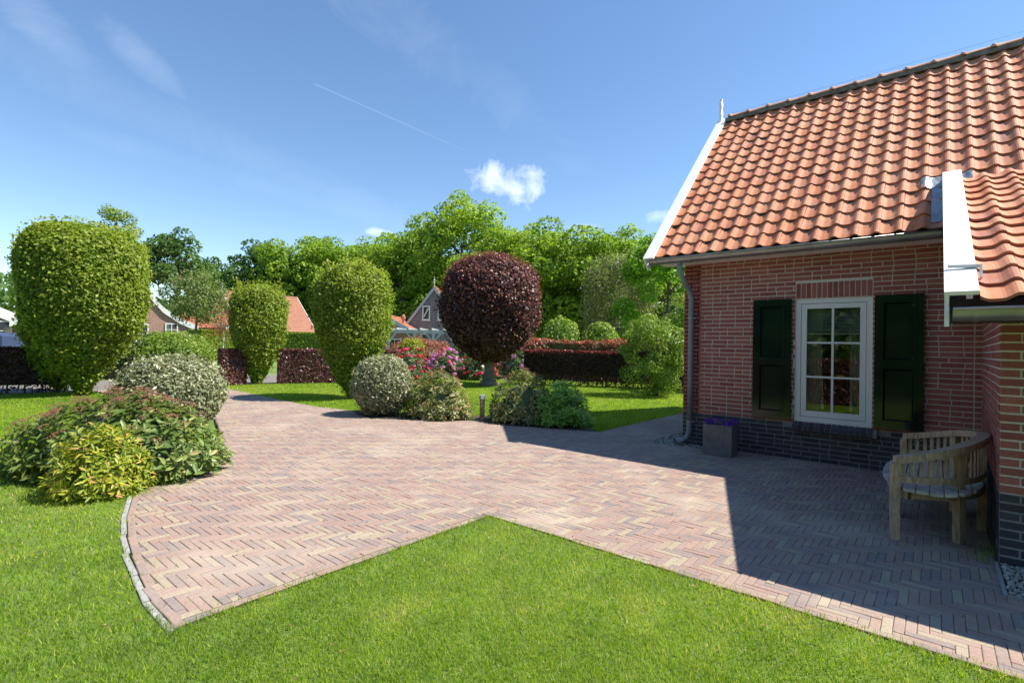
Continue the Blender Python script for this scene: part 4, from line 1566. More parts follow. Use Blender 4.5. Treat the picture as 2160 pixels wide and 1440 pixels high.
hornbeam('largest clipped hornbeam tree, egg shaped, at the left of the lawn', -14.05, -4.85, 2.75, 4.42, 40000, 21, 0.095, shoots=3)
hornbeam('clipped hornbeam half hidden behind the largest one at the left edge', -15.45, -5.15, 1.7, 3.35, 14000, 22, 0.10)
hornbeam('smallest clipped hornbeam rising over the red beech hedge', -15.35, 0.15, 1.83, 3.5, 21000, 23, 0.086, bias=0.05, shoots=2)
hornbeam('clipped hornbeam tree behind the round silver shrub', -9.0, -0.12, 2.0, 3.55, 27000, 24, 0.080, bias=0.0, shoots=3)

# copper beech with a clipped round head
cb = thing('copper_beech', 'copper beech with clipped round purple head on a bare trunk', 'tree', (-9.92, 6.32, 0))
CPROF = [(0.0, 0.86), (0.55, 0.95), (0.92, 1.15), (1.25, 1.45), (1.56, 1.85), (1.76, 2.3), (1.85, 2.8), (1.85, 3.3), (1.76, 3.75), (1.58, 4.15), (1.28, 4.48), (0.85, 4.70), (0.4, 4.80), (0.0, 4.82)]
nl = 36000
P, N, nz = surf_revolve(CPROF, nl, 31, 0.20, 1.0, 0.13)
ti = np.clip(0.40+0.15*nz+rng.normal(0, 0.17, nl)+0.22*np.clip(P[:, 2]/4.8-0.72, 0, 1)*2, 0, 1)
m = 4200
P2, N2, _ = surf_revolve(CPROF, m, 31, 0.20, 1.0, 0.0)
P2 = P2+N2*rng.uniform(0.02, 0.16, (m, 1))
keep = rng.random(m) < 0.25+0.75*np.clip(P2[:, 2]/4.8, 0, 1)**2
P2, N2 = P2[keep], N2[keep]
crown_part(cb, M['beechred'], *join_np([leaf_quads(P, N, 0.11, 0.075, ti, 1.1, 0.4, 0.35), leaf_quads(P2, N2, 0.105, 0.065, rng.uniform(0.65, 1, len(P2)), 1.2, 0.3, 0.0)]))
core_revolve(CPROF, 0.36, M['beechred'], 'shade_core', cb)
b = MB()
b.tube([(0, 0, -0.05), (0, 0, 0.06), (0.01, 0, 0.25), (0.02, 0.01, 0.7), (0.02, 0.01, 1.3), (0, 0, 3.0)], [0.36, 0.30, 0.215, 0.19, 0.175, 0.09], 14)
for k in range(5):
    a = 6.28*k/5+0.4
    b.tube([(math.cos(a)*0.14, math.sin(a)*0.14, 0.20), (math.cos(a)*0.30, math.sin(a)*0.30, 0.05), (math.cos(a)*0.48, math.sin(a)*0.48, -0.04)], [0.10, 0.085, 0.03], 8)
for k in range(7):
    a = 6.28*k/7
    b.tube([(0, 0, 0.95+0.1*(k % 3)), (math.cos(a)*0.5, math.sin(a)*0.5, 1.5), (math.cos(a)*1.0, math.sin(a)*1.0, 2.4)], [0.08, 0.055, 0.02], 6)
b.build('trunk', M['beechbark'], cb, smooth=True)


# ---- clipped hedges
def hedge(label, pts, w, h, nl, mat, leaf, seed, gap_low=0.0, rough=0.05, topfun=None, red_top=0.0, cat='hedge', name='beech_hedge', core=True, upright=0):
    r_ = np.random.default_rng(seed)
    t = thing(name, label, cat, (pts[0][0], pts[0][1], 0))
    L = np.array([math.hypot(b_[0]-a[0], b_[1]-a[1]) for a, b_ in zip(pts[:-1], pts[1:])])
    cum = np.concatenate([[0], np.cumsum(L)])
    tot = cum[-1]

    def at_s(s):
        k = np.clip(np.searchsorted(cum, s, 'right')-1, 0, len(L)-1)
        A = np.array(pts[:-1])[k]
        B = np.array(pts[1:])[k]
        u = ((s-cum[k])/L[k])[:, None]
        d = (B-A)/L[k][:, None]
        return A+(B-A)*u, d
    Hs = (lambda s: np.full_like(s, h)) if topfun is None else topfun
    areas = np.array([tot*h, tot*h, tot*w*1.1, w*h, w*h])
    face = r_.choice(5, nl, p=areas/areas.sum())
    s = r_.uniform(0, tot, nl)
    s = np.where(face == 3, 0, np.where(face == 4, tot, s))
    hh = Hs(s)
    z = np.where(face == 2, hh, r_.random(nl)*hh)
    off = np.where(face == 0, -w/2, np.where(face == 1, w/2, r_.uniform(-w/2, w/2, nl)))
    C, d = at_s(s)
    nrm_ = np.stack([-d[:, 1], d[:, 0]], 1)
    N3 = np.zeros((nl, 3))
    N3[:, :2] = nrm_*np.sign(off)[:, None]
    N3[face == 2] = (0, 0, 1)
    N3[face == 3, :2] = -d[face == 3]
    N3[face == 4, :2] = d[face == 4]
    P = np.concatenate([C+nrm_*off[:, None], z[:, None]], 1)
    nz = vnoise(P, 1.6, seed)
    P = P+N3*(nz*rough-r_.exponential(0.05, nl))[:, None]
    # rounded shoulders
    keep = np.ones(nl, bool)
    if gap_low:
        gn = vnoise(np.stack([s*2.3, z*3.0], 1), 1.0, seed+1)
        keep = ~((z < gap_low) & (r_.random(nl) < 0.55+0.35*gn))
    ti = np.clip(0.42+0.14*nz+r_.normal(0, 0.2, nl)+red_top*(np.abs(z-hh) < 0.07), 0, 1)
    P[:, 0] -= pts[0][0]
    P[:, 1] -= pts[0][1]
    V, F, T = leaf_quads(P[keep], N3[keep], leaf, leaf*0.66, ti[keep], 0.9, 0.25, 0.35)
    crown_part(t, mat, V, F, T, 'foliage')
    if core:
        b = MB()
        z0 = max(gap_low*0.9, 0.03)
        for k in range(len(L)):
            a, c = Vector((*pts[k], 0))-Vector((*pts[0], 0)), Vector((*pts[k+1], 0))-Vector((*pts[0], 0))
            hk = float(min(Hs(np.array([cum[k]+0.01, cum[k+1]-0.01]))))
            b.beam((a.x, a.y, (z0+hk-0.12)/2), (c.x, c.y, (z0+hk-0.12)/2), w-0.2, hk-0.12-z0, 0.1)  # light-blocking core, tinted dark as the shade inside the hedge
        b.build('shade_core', mat, t)
    b = MB()
    n = max(int(tot/0.32), 2)
    for k in range(n):
        q, _ = at_s(np.array([(k+0.5)*tot/n]))
        x, y = q[0]-np.array(pts[0])
        x += r_.normal(0, 0.03)
        b.tube([(x, y, -0.03), (x+r_.normal(0, 0.03), y, 0.4), (x+r_.normal(0, 0.04), y+r_.normal(0, 0.04), h*0.8)], [0.022, 0.018, 0.01], 5)
    b.build('stems', M['twig'], t)
    return t


hedge('low copper beech hedge with tidy flat top behind the left lawn', [(-15.1, 0.75), (-14.45, 2.4), (-13.4, 4.6)], 0.5, 1.24, 26000, M['hedgered'], 0.062, 41)
hedge('short piece of copper beech hedge at the driveway mouth', [(-15.45, -1.05), (-15.38, -0.25)], 0.55, 1.22, 9000, M['hedgered'], 0.062, 42)


def topR(s):
    return 1.36+np.where(s > 3.7, np.minimum((s-3.7)*1.6, 0.55)*np.exp(-np.maximum(s-4.5, 0)*3), 0)


hedge('long shaded beech hedge with red tips beside the house', [(-9.35, 7.75), (-7.3, 9.05), (-5.9, 9.75), (-4.9, 10.2), (-2.2, 11.2)], 0.55, 1.36, 34000, M['hedgeshade'], 0.066, 43, 0.45, 0.05, topR, 0.55)
hedge('shade-toned beech hedge at the far left edge behind the hornbeams', [(-15.7, -4.9), (-15.9, -6.3), (-16.1, -9.0)], 0.5, 1.22, 15000, M['hedgeshade'], 0.066, 44, 0.22)
hedge('green hornbeam hedge in front of the far brown roof', [(-40.5, 6.4), (-43.0, 10.5), (-38.5, 15.5), (-36.0, 18.5)], 1.2, 2.35, 17000, M['hornbeam'], 0.16, 45, name='hornbeam_hedge')
hedge('red beech hedge standing behind the camera, reflected in the window', [(-8.0, -9.6), (-3.0, -9.2), (1.5, -8.9)], 0.6, 1.28, 14000, M['hedgered'], 0.08, 46)


hedge('tall dark shrub screen added behind the camera to block sky reflections in the window', [(-16.0, -13.5), (-4.0, -13.0), (11.0, -13.0)], 1.6, 4.2, 12000, M['oakdark'], 0.26, 47, 0.0, 0.35, cat='shrubs', name='sky_screen_shrubs')  # unseen shrubs added to keep bright sky out of the glass and shutters


# ---- shrubs
def ball_shrub(label, x, y, w, h, nl, mat, leaf, seed, name='silver_shrub', asp=0.42, base=0.0, rough=0.05, nsc=2.4):
    t = thing(name, label, 'shrub', (x, y, 0))
    pr = []
    for k in range(15):
        a = -math.pi/2+math.pi*k/14
        pr.append((max(w/2*math.cos(a)**0.8 if math.cos(a) > 0 else 0, 0.0)*(1 if a > 0 else 0.93+0.07*math.cos(a)), base+h/2+h/2*math.sin(a)))
    P, N, nz = surf_revolve(pr, nl, seed, rough, nsc, max(0.05, rough*0.4))
    P[:, 2] = np.maximum(P[:, 2], 0.01)
    ti = np.clip(0.48+0.13*nz+rng.normal(0, 0.2, nl), 0, 1)
    m = int(nl*0.06)
    P2, N2, _ = surf_revolve(pr, m, seed+9, rough, nsc, 0.0)
    P2 = P2+N2*rng.uniform(0.01, 0.07, (m, 1))
    P2[:, 2] = np.maximum(P2[:, 2], 0.01)
    crown_part(t, mat, *join_np([leaf_quads(P, N, leaf, leaf*asp, ti, 1.1, 0.3, 0.1), leaf_quads(P2, N2, leaf, leaf*asp, rng.uniform(0.5, 1, m), 1.3, 0.3, 0.0)]), 'foliage')
    core_revolve(pr, 0.13+rough*1.6, mat, 'shade_core', t)
    b = MB()
    for k in range(6):
        a = k*1.05
        b.tube([(0, 0, -0.02), (math.cos(a)*w*0.2, math.sin(a)*w*0.2, h*0.35), (math.cos(a)*w*0.36, math.sin(a)*w*0.36, h*0.6)], [0.02, 0.014, 0.006], 5)
    b.build('branches', M['twig'], t)
    return t


ball_shrub('round clipped silver grey shrub in front of the hornbeam, right of the drive', -5.85, -1.42, 1.22, 1.22, 13000, M['silver'], 0.066, 51)
ball_shrub('large round silver grey shrub left of the drive behind the viburnum', -6.35, -5.1, 1.5, 1.2, 17000, M['silver'], 0.072, 52)


def big_leaf(L, W, dr=0.12):
    """six-point leaf along +x, folded at the midrib, drooping tip"""
    V = [(0, 0, 0), (L*0.3, W*0.42, W*0.16), (L*0.65, W*0.40, W*0.10-dr*L*0.3), (L, 0, -dr*L), (L*0.65, -W*0.40, W*0.10-dr*L*0.3), (L*0.3, -W*0.42, W*0.16)]
    F = [(0, 3, 2, 1), (0, 5, 4, 3)]
    return np.array(V), F


def dome_points(n, rx, ry, h, seed, zlow=0.0, skew=None):
    """points and normals on a mound, spread over the outer shell"""
    r_ = np.random.default_rng(seed)
    out, nor = [], []
    d = unit(r_.normal(size=(n*3, 3)))
    d = d[d[:, 2] > -0.25][:n]
    P = d*np.array([rx, ry, h])
    P[:, 2] = np.maximum(P[:, 2], 0)+zlow*0
    low = d[:, 2] < 0.05
    P[low, 2] = r_.uniform(0.03, h*0.35, low.sum())
    N = unit(d/np.array([rx, ry, h]))
    nz = vnoise(P, 2.2, seed+3)
    return P*(1+0.09*nz[:, None]), N, nz


def rosette_shrub(label, x, y, rx, ry, h, nshoot, leaves, L, W, mat, seed, name='viburnum_shrub', rz=0.0, singles=0, buds=0, tintb=0.0, core=0.72, lay=3, standup=0.5, cat='shrub', budmat='bud', tone=0.2, budscale=1.0):
    r_ = np.random.default_rng(seed)
    t = thing(name, label, cat, (x, y, 0), rz)
    P, N, nz = dome_points(nshoot, rx, ry, h, seed)
    inner = r_.random(nshoot)
    sc = np.where(inner < 0.65, r_.uniform(0.93, 1.04, nshoot), r_.uniform(0.68, 0.93, nshoot))
    P = P*sc[:, None]
    lv, lf = big_leaf(1.0, W/L)
    VV, TT, mats = [], [], []
    for k in range(nshoot):
        ax = unit((N[k]*0.8+np.array([0, 0, standup])+r_.normal(size=3)*0.25)[None])[0]
        e1 = np.cross(ax, [0.3, 0.2, 1.0])
        e1 /= np.linalg.norm(e1)+1e-9
        e2 = np.cross(ax, e1)
        ph = r_.uniform(0, 6.28)
        base_t = 0.45+0.15*nz[k]+tintb
        for j in range(leaves):
            a = ph+2*math.pi*j/leaves*1.0+r_.normal(0, 0.2)
            tier = j % lay
            el = 0.15+0.38*tier/max(lay-1, 1)+r_.normal(0, 0.14)
            out = (e1*math.cos(a)+e2*math.sin(a))
            dirv = out*math.cos(el)+ax*math.sin(el)
            nn = ax*math.cos(el)-out*math.sin(el)
            nn = nn-dirv*np.dot(nn, dirv)
            nn /= np.linalg.norm(nn)+1e-9
            sv = np.cross(nn, dirv)
            size = L*r_.uniform(0.75, 1.2)*(1.0-0.25*tier/max(lay-1, 1))
            org = P[k]+dirv*0.012-ax*0.03*(lay-1-tier)
            Mx = np.stack([dirv, sv, nn], 1)*size
            if org[2]+min(0, dirv[2])*size < 0.0:
                org = org+np.array([0, 0, 0.03-min(0, dirv[2])*size])
            VV.append((lv@Mx.T)+org)
            TT.append(base_t+r_.normal(0, tone)+0.15*(tier == lay-1))
            mats.append((Mx, org))
    VV = np.array(VV)
    TT = np.clip(np.array(TT), 0, 1)
    nleaf = len(VV)
    pick = set()
    if singles:
        ca, sa = math.cos(rz), math.sin(rz)
        cw = VV.mean(1)
        cw = np.stack([cw[:, 0]*ca-cw[:, 1]*sa+x, cw[:, 0]*sa+cw[:, 1]*ca+y, cw[:, 2]], 1)
        fx, fy, fz = px_of(cw)
        outer = np.linalg.norm(VV.mean(1)/np.array([rx, ry, h]), axis=1)
        order = np.argsort(fz-outer*0.6)
        pick = set([k for k in order if 0 < fx[k] < 1][:singles])
        tones = [MB().add([tuple(v) for v in lv], lf, tt).mesh('leaf', mat) for tt in (0.2, 0.38, 0.52, 0.66, 0.85)]
        for k in pick:
            Mx, org = mats[k]
            o = bpy.data.objects.new('leaf', tones[min(int(TT[k]*5), 4)])
            link(o)
            o.parent = t
            o.matrix_local = Matrix(((*Mx[0], org[0]), (*Mx[1], org[1]), (*Mx[2], org[2]), (0, 0, 0, 1)))
    sel = np.array([k for k in range(nleaf) if k not in pick])
    F = (np.array(lf)[None]+(np.arange(len(sel))*6)[:, None, None]).reshape(-1, 4)
    crown_part(t, mat, VV[sel].reshape(-1, 3), F, np.repeat(TT[sel], 6), 'foliage')
    if core:
        pr = [(core*math.cos(a), core*math.sin(a)) for a in np.linspace(0, math.pi/2, 8)]
        b = MB()
        b.lathe([(pr[0][0]*0.9, 0.03)]+[(max(q[0], 0.01), max(q[1], 0.04)) for q in pr], 16)
        b.v = [(v[0]*rx, v[1]*ry, v[2]*h) for v in b.v]
        b.t = [0.08]*len(b.t)  # dark tint paints the shade inside the mound on a solid core
        b.build('shade_core', mat, t, smooth=True)
    b = MB()
    for k in range(8):
        a = k*0.8
        b.tube([(0, 0, -0.02), (math.cos(a)*rx*0.4, math.sin(a)*ry*0.4, h*0.35), (math.cos(a)*rx*0.75, math.sin(a)*ry*0.75, h*0.5)], [0.018, 0.012, 0.005], 5)
    b.build('branches', M['twig'], t)
    if buds:
        bm = MB()
        q = np.random.default_rng(5)
        for k in range(46):
            a, rr = q.uniform(0, 6.28), 0.045*math.sqrt(q.random())
            cx_, cy_, cz_ = rr*math.cos(a), rr*math.sin(a), 0.025-rr*rr*6
            s = q.uniform(0.003, 0.0055)
            bm.add([(cx_+s, cy_, cz_), (cx_-s, cy_, cz_), (cx_, cy_+s, cz_), (cx_, cy_-s, cz_), (cx_, cy_, cz_+s), (cx_, cy_, cz_-s)], [(0, 2, 4), (2, 1, 4), (1, 3, 4), (3, 0, 4)])
        for k in range(7):
            a = k*0.9
            bm.add([(0, 0, -0.03), (0.002, 0.002, -0.03), (0.035*math.cos(a), 0.035*math.sin(a), 0.018)], [(0, 1, 2)])
        bme = bm.mesh('flower_cluster', M[budmat])
        topk = [k for k in np.argsort(-P[:, 2]+r_.normal(0, 0.12*h, nshoot)) if inner[k] < 0.65][:buds]
        for k in topk:
            o = bpy.data.objects.new('flower_cluster', bme)
            link(o)
            o.parent = t
            ax = N[k]*0.6+np.array([0, 0, 0.8])
            o.location = P[k]+ax*0.035
            o.rotation_mode = 'QUATERNION'
            o.rotation_quaternion = Vector(ax).to_track_quat('Z', 'Y')
            o.scale = (r_.uniform(0.9, 1.5)*budscale,)*3
    return t


rosette_shrub('large dark green viburnum with rusty flower buds in the left foreground', -4.1, -6.26, 1.25, 0.82, 0.84, 470, 9, 0.128, 0.054, M['viburnum'], 61, rz=R(25), singles=300, buds=95, tone=0.22, budscale=1.25)
rosette_shrub('yellow green shrub growing in front of the foreground viburnum', -3.12, -6.62, 0.40, 0.42, 0.64, 260, 9, 0.085, 0.028, M['yellowleaf'], 62, name='yellow_shrub', rz=R(20), core=0.6, standup=0.6, tone=0.25)
rosette_shrub('dark viburnum shrub spilling onto the bricks left of the drive', -3.95, -5.98, 0.46, 0.36, 0.68, 170, 8, 0.11, 0.045, M['viburnum'], 63, rz=R(20), buds=14)
rosette_shrub('bronze green viburnum between the silver ball and the bollard lamp', -4.85, -0.78, 0.76, 0.62, 0.93, 310, 8, 0.115, 0.044, M['vibgrey'], 64, buds=30)
rosette_shrub('bronze leaved viburnum right of the bollard lamp', -3.22, 0.02, 0.70, 0.60, 0.98, 300, 8, 0.118, 0.046, M['vibgrey'], 65, buds=34)
rosette_shrub('fresh green rhododendron without flowers nearest the house corner', -2.55, 0.30, 0.62, 0.60, 0.84, 230, 10, 0.13, 0.042, M['rhodolight'], 66, name='rhododendron', standup=0.8)
rosette_shrub('small yellow shrub squeezed between silver ball and viburnum', -5.35, -0.70, 0.28, 0.28, 0.80, 90, 8, 0.075, 0.025, M['yellowleaf'], 67, name='yellow_shrub')


def rhodo(label, x, y, rx, ry, h, seed, petals, nfl, sc=1.0):
    t = rosette_shrub(label, x, y, rx, ry, h, int(420*rx*ry/1.3), 7, 0.15, 0.05, M['rhodo'], seed, name='rhododendron', cat='rhododendron')
    r_ = np.random.default_rng(seed+5)
    fl = []
    for pm in petals:
        n = 26
        d = unit(r_.normal(size=(n, 3))+np.array([0, 0, 0.4]))
        V, F, T = leaf_quads(d*0.06, d, 0.075, 0.065, r_.random(n), 0.4, 0, 0)
        fl.append(mesh_np('flower', V, F, M[pm], T))
    P, N, nz = dome_points(nfl, rx, ry, h, seed+8)
    for k in range(nfl):
        o = bpy.data.objects.new('flower', fl[int(r_.integers(len(fl)))])
        link(o)
        o.parent = t
        o.location = P[k]*1.05+np.array([0, 0, 0.05])
        s = r_.uniform(0.8, 1.25)*sc
        o.scale = (s, s, s*0.8)
    return t


rhodo('pink and red flowering rhododendron left of the copper beech trunk', -14.55, 6.25, 0.85, 0.85, 1.22, 71, ['petalpink', 'petalred', 'petalpink'], 60)
rhodo('lilac flowering rhododendron in the middle of the flower bed', -13.85, 7.75, 0.95, 0.85, 1.24, 72, ['petallilac', 'petallilac', 'petallilac', 'petalpink'], 85)
rhodo('red flowering rhododendron just left of the beech trunk', -12.45, 8.35, 0.85, 0.75, 1.22, 73, ['petalred', 'petalpink'], 48)
rhodo('tall green rhododendron with few red flowers behind the beech', -14.2, 9.4, 1.3, 1.0, 1.75, 74, ['petalred', 'petalpink'], 14)
rhodo('sparsely flowering lilac rhododendron right of the beech trunk', -11.4, 9.75, 1.0, 0.7, 1.3, 75, ['petallilac'], 18)

hedge('red tipped photinia row behind the shaded beech hedge', [(-12.6, 10.4), (-9.2, 12.4), (-6.0, 13.8), (-3.6, 14.6)], 1.5, 1.78, 15000, M['photinia'], 0.12, 81, 0.0, 0.36, None, 0.12, 'shrub', 'photinia')
ball_shrub('bronze photinia in front of the timber house', -17.4, 9.2, 3.4, 1.75, 8000, M['photinia'], 0.12, 83, 'photinia', 0.38, rough=0.28, nsc=1.7)
ball_shrub('bronze photinia behind the tall green rhododendron', -14.9, 11.2, 3.0, 1.75, 7000, M['photinia'], 0.12, 84, 'photinia', 0.38, rough=0.28, nsc=1.7)
ball_shrub('small bright yellow shrub in front of the timber house', -17.0, 8.35, 1.5, 1.78, 3500, M['yellowleaf'], 0.12, 85, 'yellow_shrub', 0.45)
ball_shrub('yellow green laurel mound beside the road at the left', -20.6, -0.95, 2.9, 1.75, 11000, M['shrub'], 0.11, 86, 'laurel_shrub', 0.45, rough=0.28, nsc=1.7)
ball_shrub('dark green laurel mound behind the yellow one at the left', -21.4, -2.4, 2.7, 1.9, 9000, M['rhodo'], 0.13, 87, 'laurel_shrub', 0.45, rough=0.28, nsc=1.7)
ball_shrub('small lime shrub on the verge below the red leaved tree', -36.6, 6.1, 1.3, 0.75, 900, M['yellowleaf'], 0.14, 88, 'lime_shrub', 0.45, rough=0.28, nsc=1.7)
ball_shrub('rounded light green bush beyond the hedge, left of the pair', -15.1, 18.7, 2.3, 3.3, 6500, M['shrub'], 0.15, 89, 'garden_bush', 0.6, rough=0.28, nsc=1.7)
ball_shrub('rounded light green bush beyond the hedge, right of the pair', -13.2, 20.3, 2.2, 3.0, 6500, M['shrub'], 0.15, 90, 'garden_bush', 0.6, rough=0.28, nsc=1.7)


# ---- trees with limbs and clumped crowns
def limbs(b, H, r0_, crown_z, spread, seed, nl=9):
    r_ = np.random.default_rng(seed)
    bend = r_.normal(0, 0.02*H, 4)
    pts = [(0, 0, -0.1), (bend[0]*0.3, bend[1]*0.3, H*0.25), (bend[0], bend[1], H*0.55), (bend[2], bend[3], H*0.92)]
    b.tube(pts, [r0_*1.25, r0_*0.9, r0_*0.55, r0_*0.1], 8)
    for k in range(nl):
        a = k*2.4+r_.uniform(-0.4, 0.4)
        z = crown_z+(H*0.75-crown_z)*k/nl
        d = spread*r_.uniform(0.6, 0.95)
        rise = r_.uniform(0.3, 0.8)*d
        f = z/H
        p0 = (bend[0]*f, bend[1]*f, z)
        b.tube([p0, (math.cos(a)*d*0.5, math.sin(a)*d*0.5, z+rise*0.6), (math.cos(a)*d, math.sin(a)*d, z+rise)], [r0_*0.42, r0_*0.25, r0_*0.06], 5)


def crown_clumps(n, cz, rx, ry, rz_, nclump, csize, leaf, seed, asp=0.7, hang=0.0, low=0.45):
    r_ = np.random.default_rng(seed)
    d = unit(r_.normal(size=(nclump, 3)))
    rad = r_.uniform(0.35, 1.0, nclump)**0.45
    C = d*rad[:, None]*np.array([rx, ry, rz_])
    C[:, 2] = np.where(C[:, 2] < 0, C[:, 2]*low*1.6, C[:, 2])
    C *= (1+0.16*vnoise(C, 0.35, seed+2))[:, None]
    cs = csize*r_.uniform(0.6, 1.3, nclump)
    k = r_.choice(nclump, n, p=cs**2/np.sum(cs**2))
    e = unit(r_.normal(size=(n, 3)))
    P = C[k]+e*(cs[k]*r_.uniform(0.55, 1.05, n)**0.5)[:, None]*np.array([1, 1, 0.75])
    if hang:
        P[:, 2] -= r_.exponential(hang, n)
    N = unit(e+0.5*unit(C[k]+1e-6))
    P[:, 2] += cz
    ti = np.clip(0.42+0.10*r_.normal(size=nclump)[k]+r_.normal(0, 0.16, n)+0.06*e[:, 2], 0, 1)
    return leaf_quads(P, N, leaf, leaf*asp, ti, 1.0, 0.4, 0.3+hang*0.4)


def wild_tree(name, label, loc, H, crown, mat, nl, nclump, csize, leaf, seed, bark='bark', trunk=0.25, hang=0.0, asp=0.7, group=None, rz=0.0, low=0.45):
    rx, ry, rz_, cz = crown
    t = thing(name, label, 'tree', loc, rz, group)
    crown_part(t, M[mat], *crown_clumps(nl, cz, rx, ry, rz_, nclump, csize, leaf, seed, asp, hang, low))
    b = MB()
    limbs(b, H, trunk, cz-rz_*0.6, max(rx, ry)*0.8, seed)
    b.build('trunk', M[bark], t, smooth=True)
    return t


G1 = 'woodland trees behind the houses'
oa = wild_tree('oak_tree', 'tallest bright green woodland tree right of centre', (-45.0, 39.5, 0), 20.5, (8.2, 8.2, 8.6, 11.6), 'oak', 26000, 120, 1.9, 0.42, 101, trunk=0.45, group=G1)
ob = wild_tree('oak_tree', 'broad woodland tree above the pink flowers and timber house', (-52.5, 37.5, 0), 16.5, (7.2, 7.2, 7.6, 8.6), 'oak', 22000, 90, 1.8, 0.42, 102, trunk=0.4, group=G1, low=0.6)
oc = wild_tree('oak_tree', 'dark woodland tree at the left end of the wood', (-74.0, 27.0, 0), 17.0, (6.8, 6.8, 7.6, 9.0), 'oakdark', 20000, 85, 1.8, 0.45, 103, trunk=0.4, group=G1, low=0.6)


def ct(src, label, x, y, rz, s):
    return copy_tree(src, label, (x, y, 0), rz, (s[0], s[0], s[1]))


ct(ob, 'green woodland tree above the smallest hornbeam', -69.5, 30.5, 1.3, (1.10, 1.05))
ct(ob, 'green woodland tree above the far brown roof', -64.5, 34.5, 2.6, (1.05, 1.02))
ct(oa, 'green woodland tree between the brown roof and the timber house', -60.0, 38.5, 4.0, (0.98, 0.86))
ct(ob, 'woodland tree directly behind the timber house gable', -50.5, 33.0, 5.1, (0.9, 0.86))
ct(oa, 'bright green woodland tree right of the tallest one', -37.5, 42.0, 2.2, (0.92, 0.80))
ct(ob, 'bright green woodland tree behind the copper beech', -40.5, 38.5, 0.4, (0.85, 0.84))
ct(ob, 'woodland tree left of the pale birch', -31.0, 42.5, 3.3, (1.05, 0.97))
ct(oa, 'woodland tree just behind the pale birch', -26.0, 46.5, 0.9, (0.88, 0.74))
ct(oc, 'dark tree at the far left rear of the wood', -79.0, 24.0, 0.9, (0.85, 0.78))
ct(oc, 'dark round topped tree between the largest hornbeam and the cherry', -59.5, 10.6, 2.0, (0.72, 0.80))
ct(oc, 'dark woodland tree filling the gap behind the beech', -45.5, 47.0, 3.9, (1.2, 0.9))
ct(oc, 'dark woodland tree behind the middle of the wood', -61.0, 45.0, 5.0, (1.3, 0.95))
ct(oc, 'dark woodland tree behind the birch and maple', -24.0, 53.0, 1.1, (1.3, 0.85))
ct(oc, 'dark tree peeping out at the left edge of the photo', -58.0, -13.0, 1.7, (0.6, 0.72))
wild_tree('birch_tree', 'pale drooping birch with a white trunk right of the wood', (-18.6, 32.5, 0), 10.8, (3.0, 3.0, 4.3, 6.0), 'birch', 26000, 110, 0.85, 0.19, 104, 'birchbark', 0.16, 0.75, 0.5, low=0.9)
wild_tree('maple_tree', 'bright green young tree beside the house gable', (-12.4, 28.5, 0), 11.0, (3.6, 3.6, 5.2, 5.4), 'maple', 19000, 110, 0.75, 0.22, 105, 'bark', 0.17, 0.0, 0.75, low=0.9)
wild_tree('garden_tree', 'multi stemmed light green shrub tree on the lawn by the house', (-3.75, 7.4, 0), 2.5, (1.05, 1.05, 1.05, 1.45), 'shrub', 16000, 120, 0.26, 0.075, 106, 'bark', 0.05, 0.0, 0.5, low=0.85)
wild_tree('garden_tree', 'light green shrub tree behind the one on the lawn', (-3.4, 10.6, 0), 3.6, (1.2, 1.2, 1.1, 2.55), 'shrub', 13000, 110, 0.28, 0.085, 107, 'bark', 0.06, 0.0, 0.5, low=0.85)
wild_tree('cherry_tree', 'small cherry tree in front of the far brick gable', (-30.5, 3.1, 0), 5.6, (1.65, 1.65, 1.8, 4.0), 'cherry', 4200, 46, 0.42, 0.17, 108, 'bark', 0.09, 0.15, 0.45)
wild_tree('red_leaved_tree', 'thin standard tree with drooping reddish crown by the far hedge', (-36.7, 6.95, 0), 3.2, (1.25, 1.25, 0.55, 2.75), 'redtree', 1500, 26, 0.35, 0.13, 109, 'birchbark', 0.06, 0.35, 0.4)
wild_tree('hornbeam_tree', 'untrimmed yellow green hornbeam behind the largest clipped one', (-20.5, -2.9, 0), 6.5, (0.85, 0.85, 2.5, 4.0), 'hornbeam', 12000, 110, 0.32, 0.095, 110, 'bark', 0.08, 0.0, 0.6, group=None, low=0.9)
# trees behind the camera, seen only in the window's reflection
rf = wild_tree('oak_tree', 'garden tree behind the camera reflected in the left window panes', (-3.5, -18.5, 0), 9.0, (3.8, 3.8, 4.0, 5.2), 'oak', 8000, 70, 1.0, 0.30, 111, 'bark', 0.2)
ct(rf, 'garden tree behind the camera reflected in the right window panes', 2.8, -19.5, 2.0, (1.1, 1.1))
ct(rf, 'garden tree behind the camera at the far side of the lawn', -10.5, -19.0, 4.0, (1.0, 1.0))
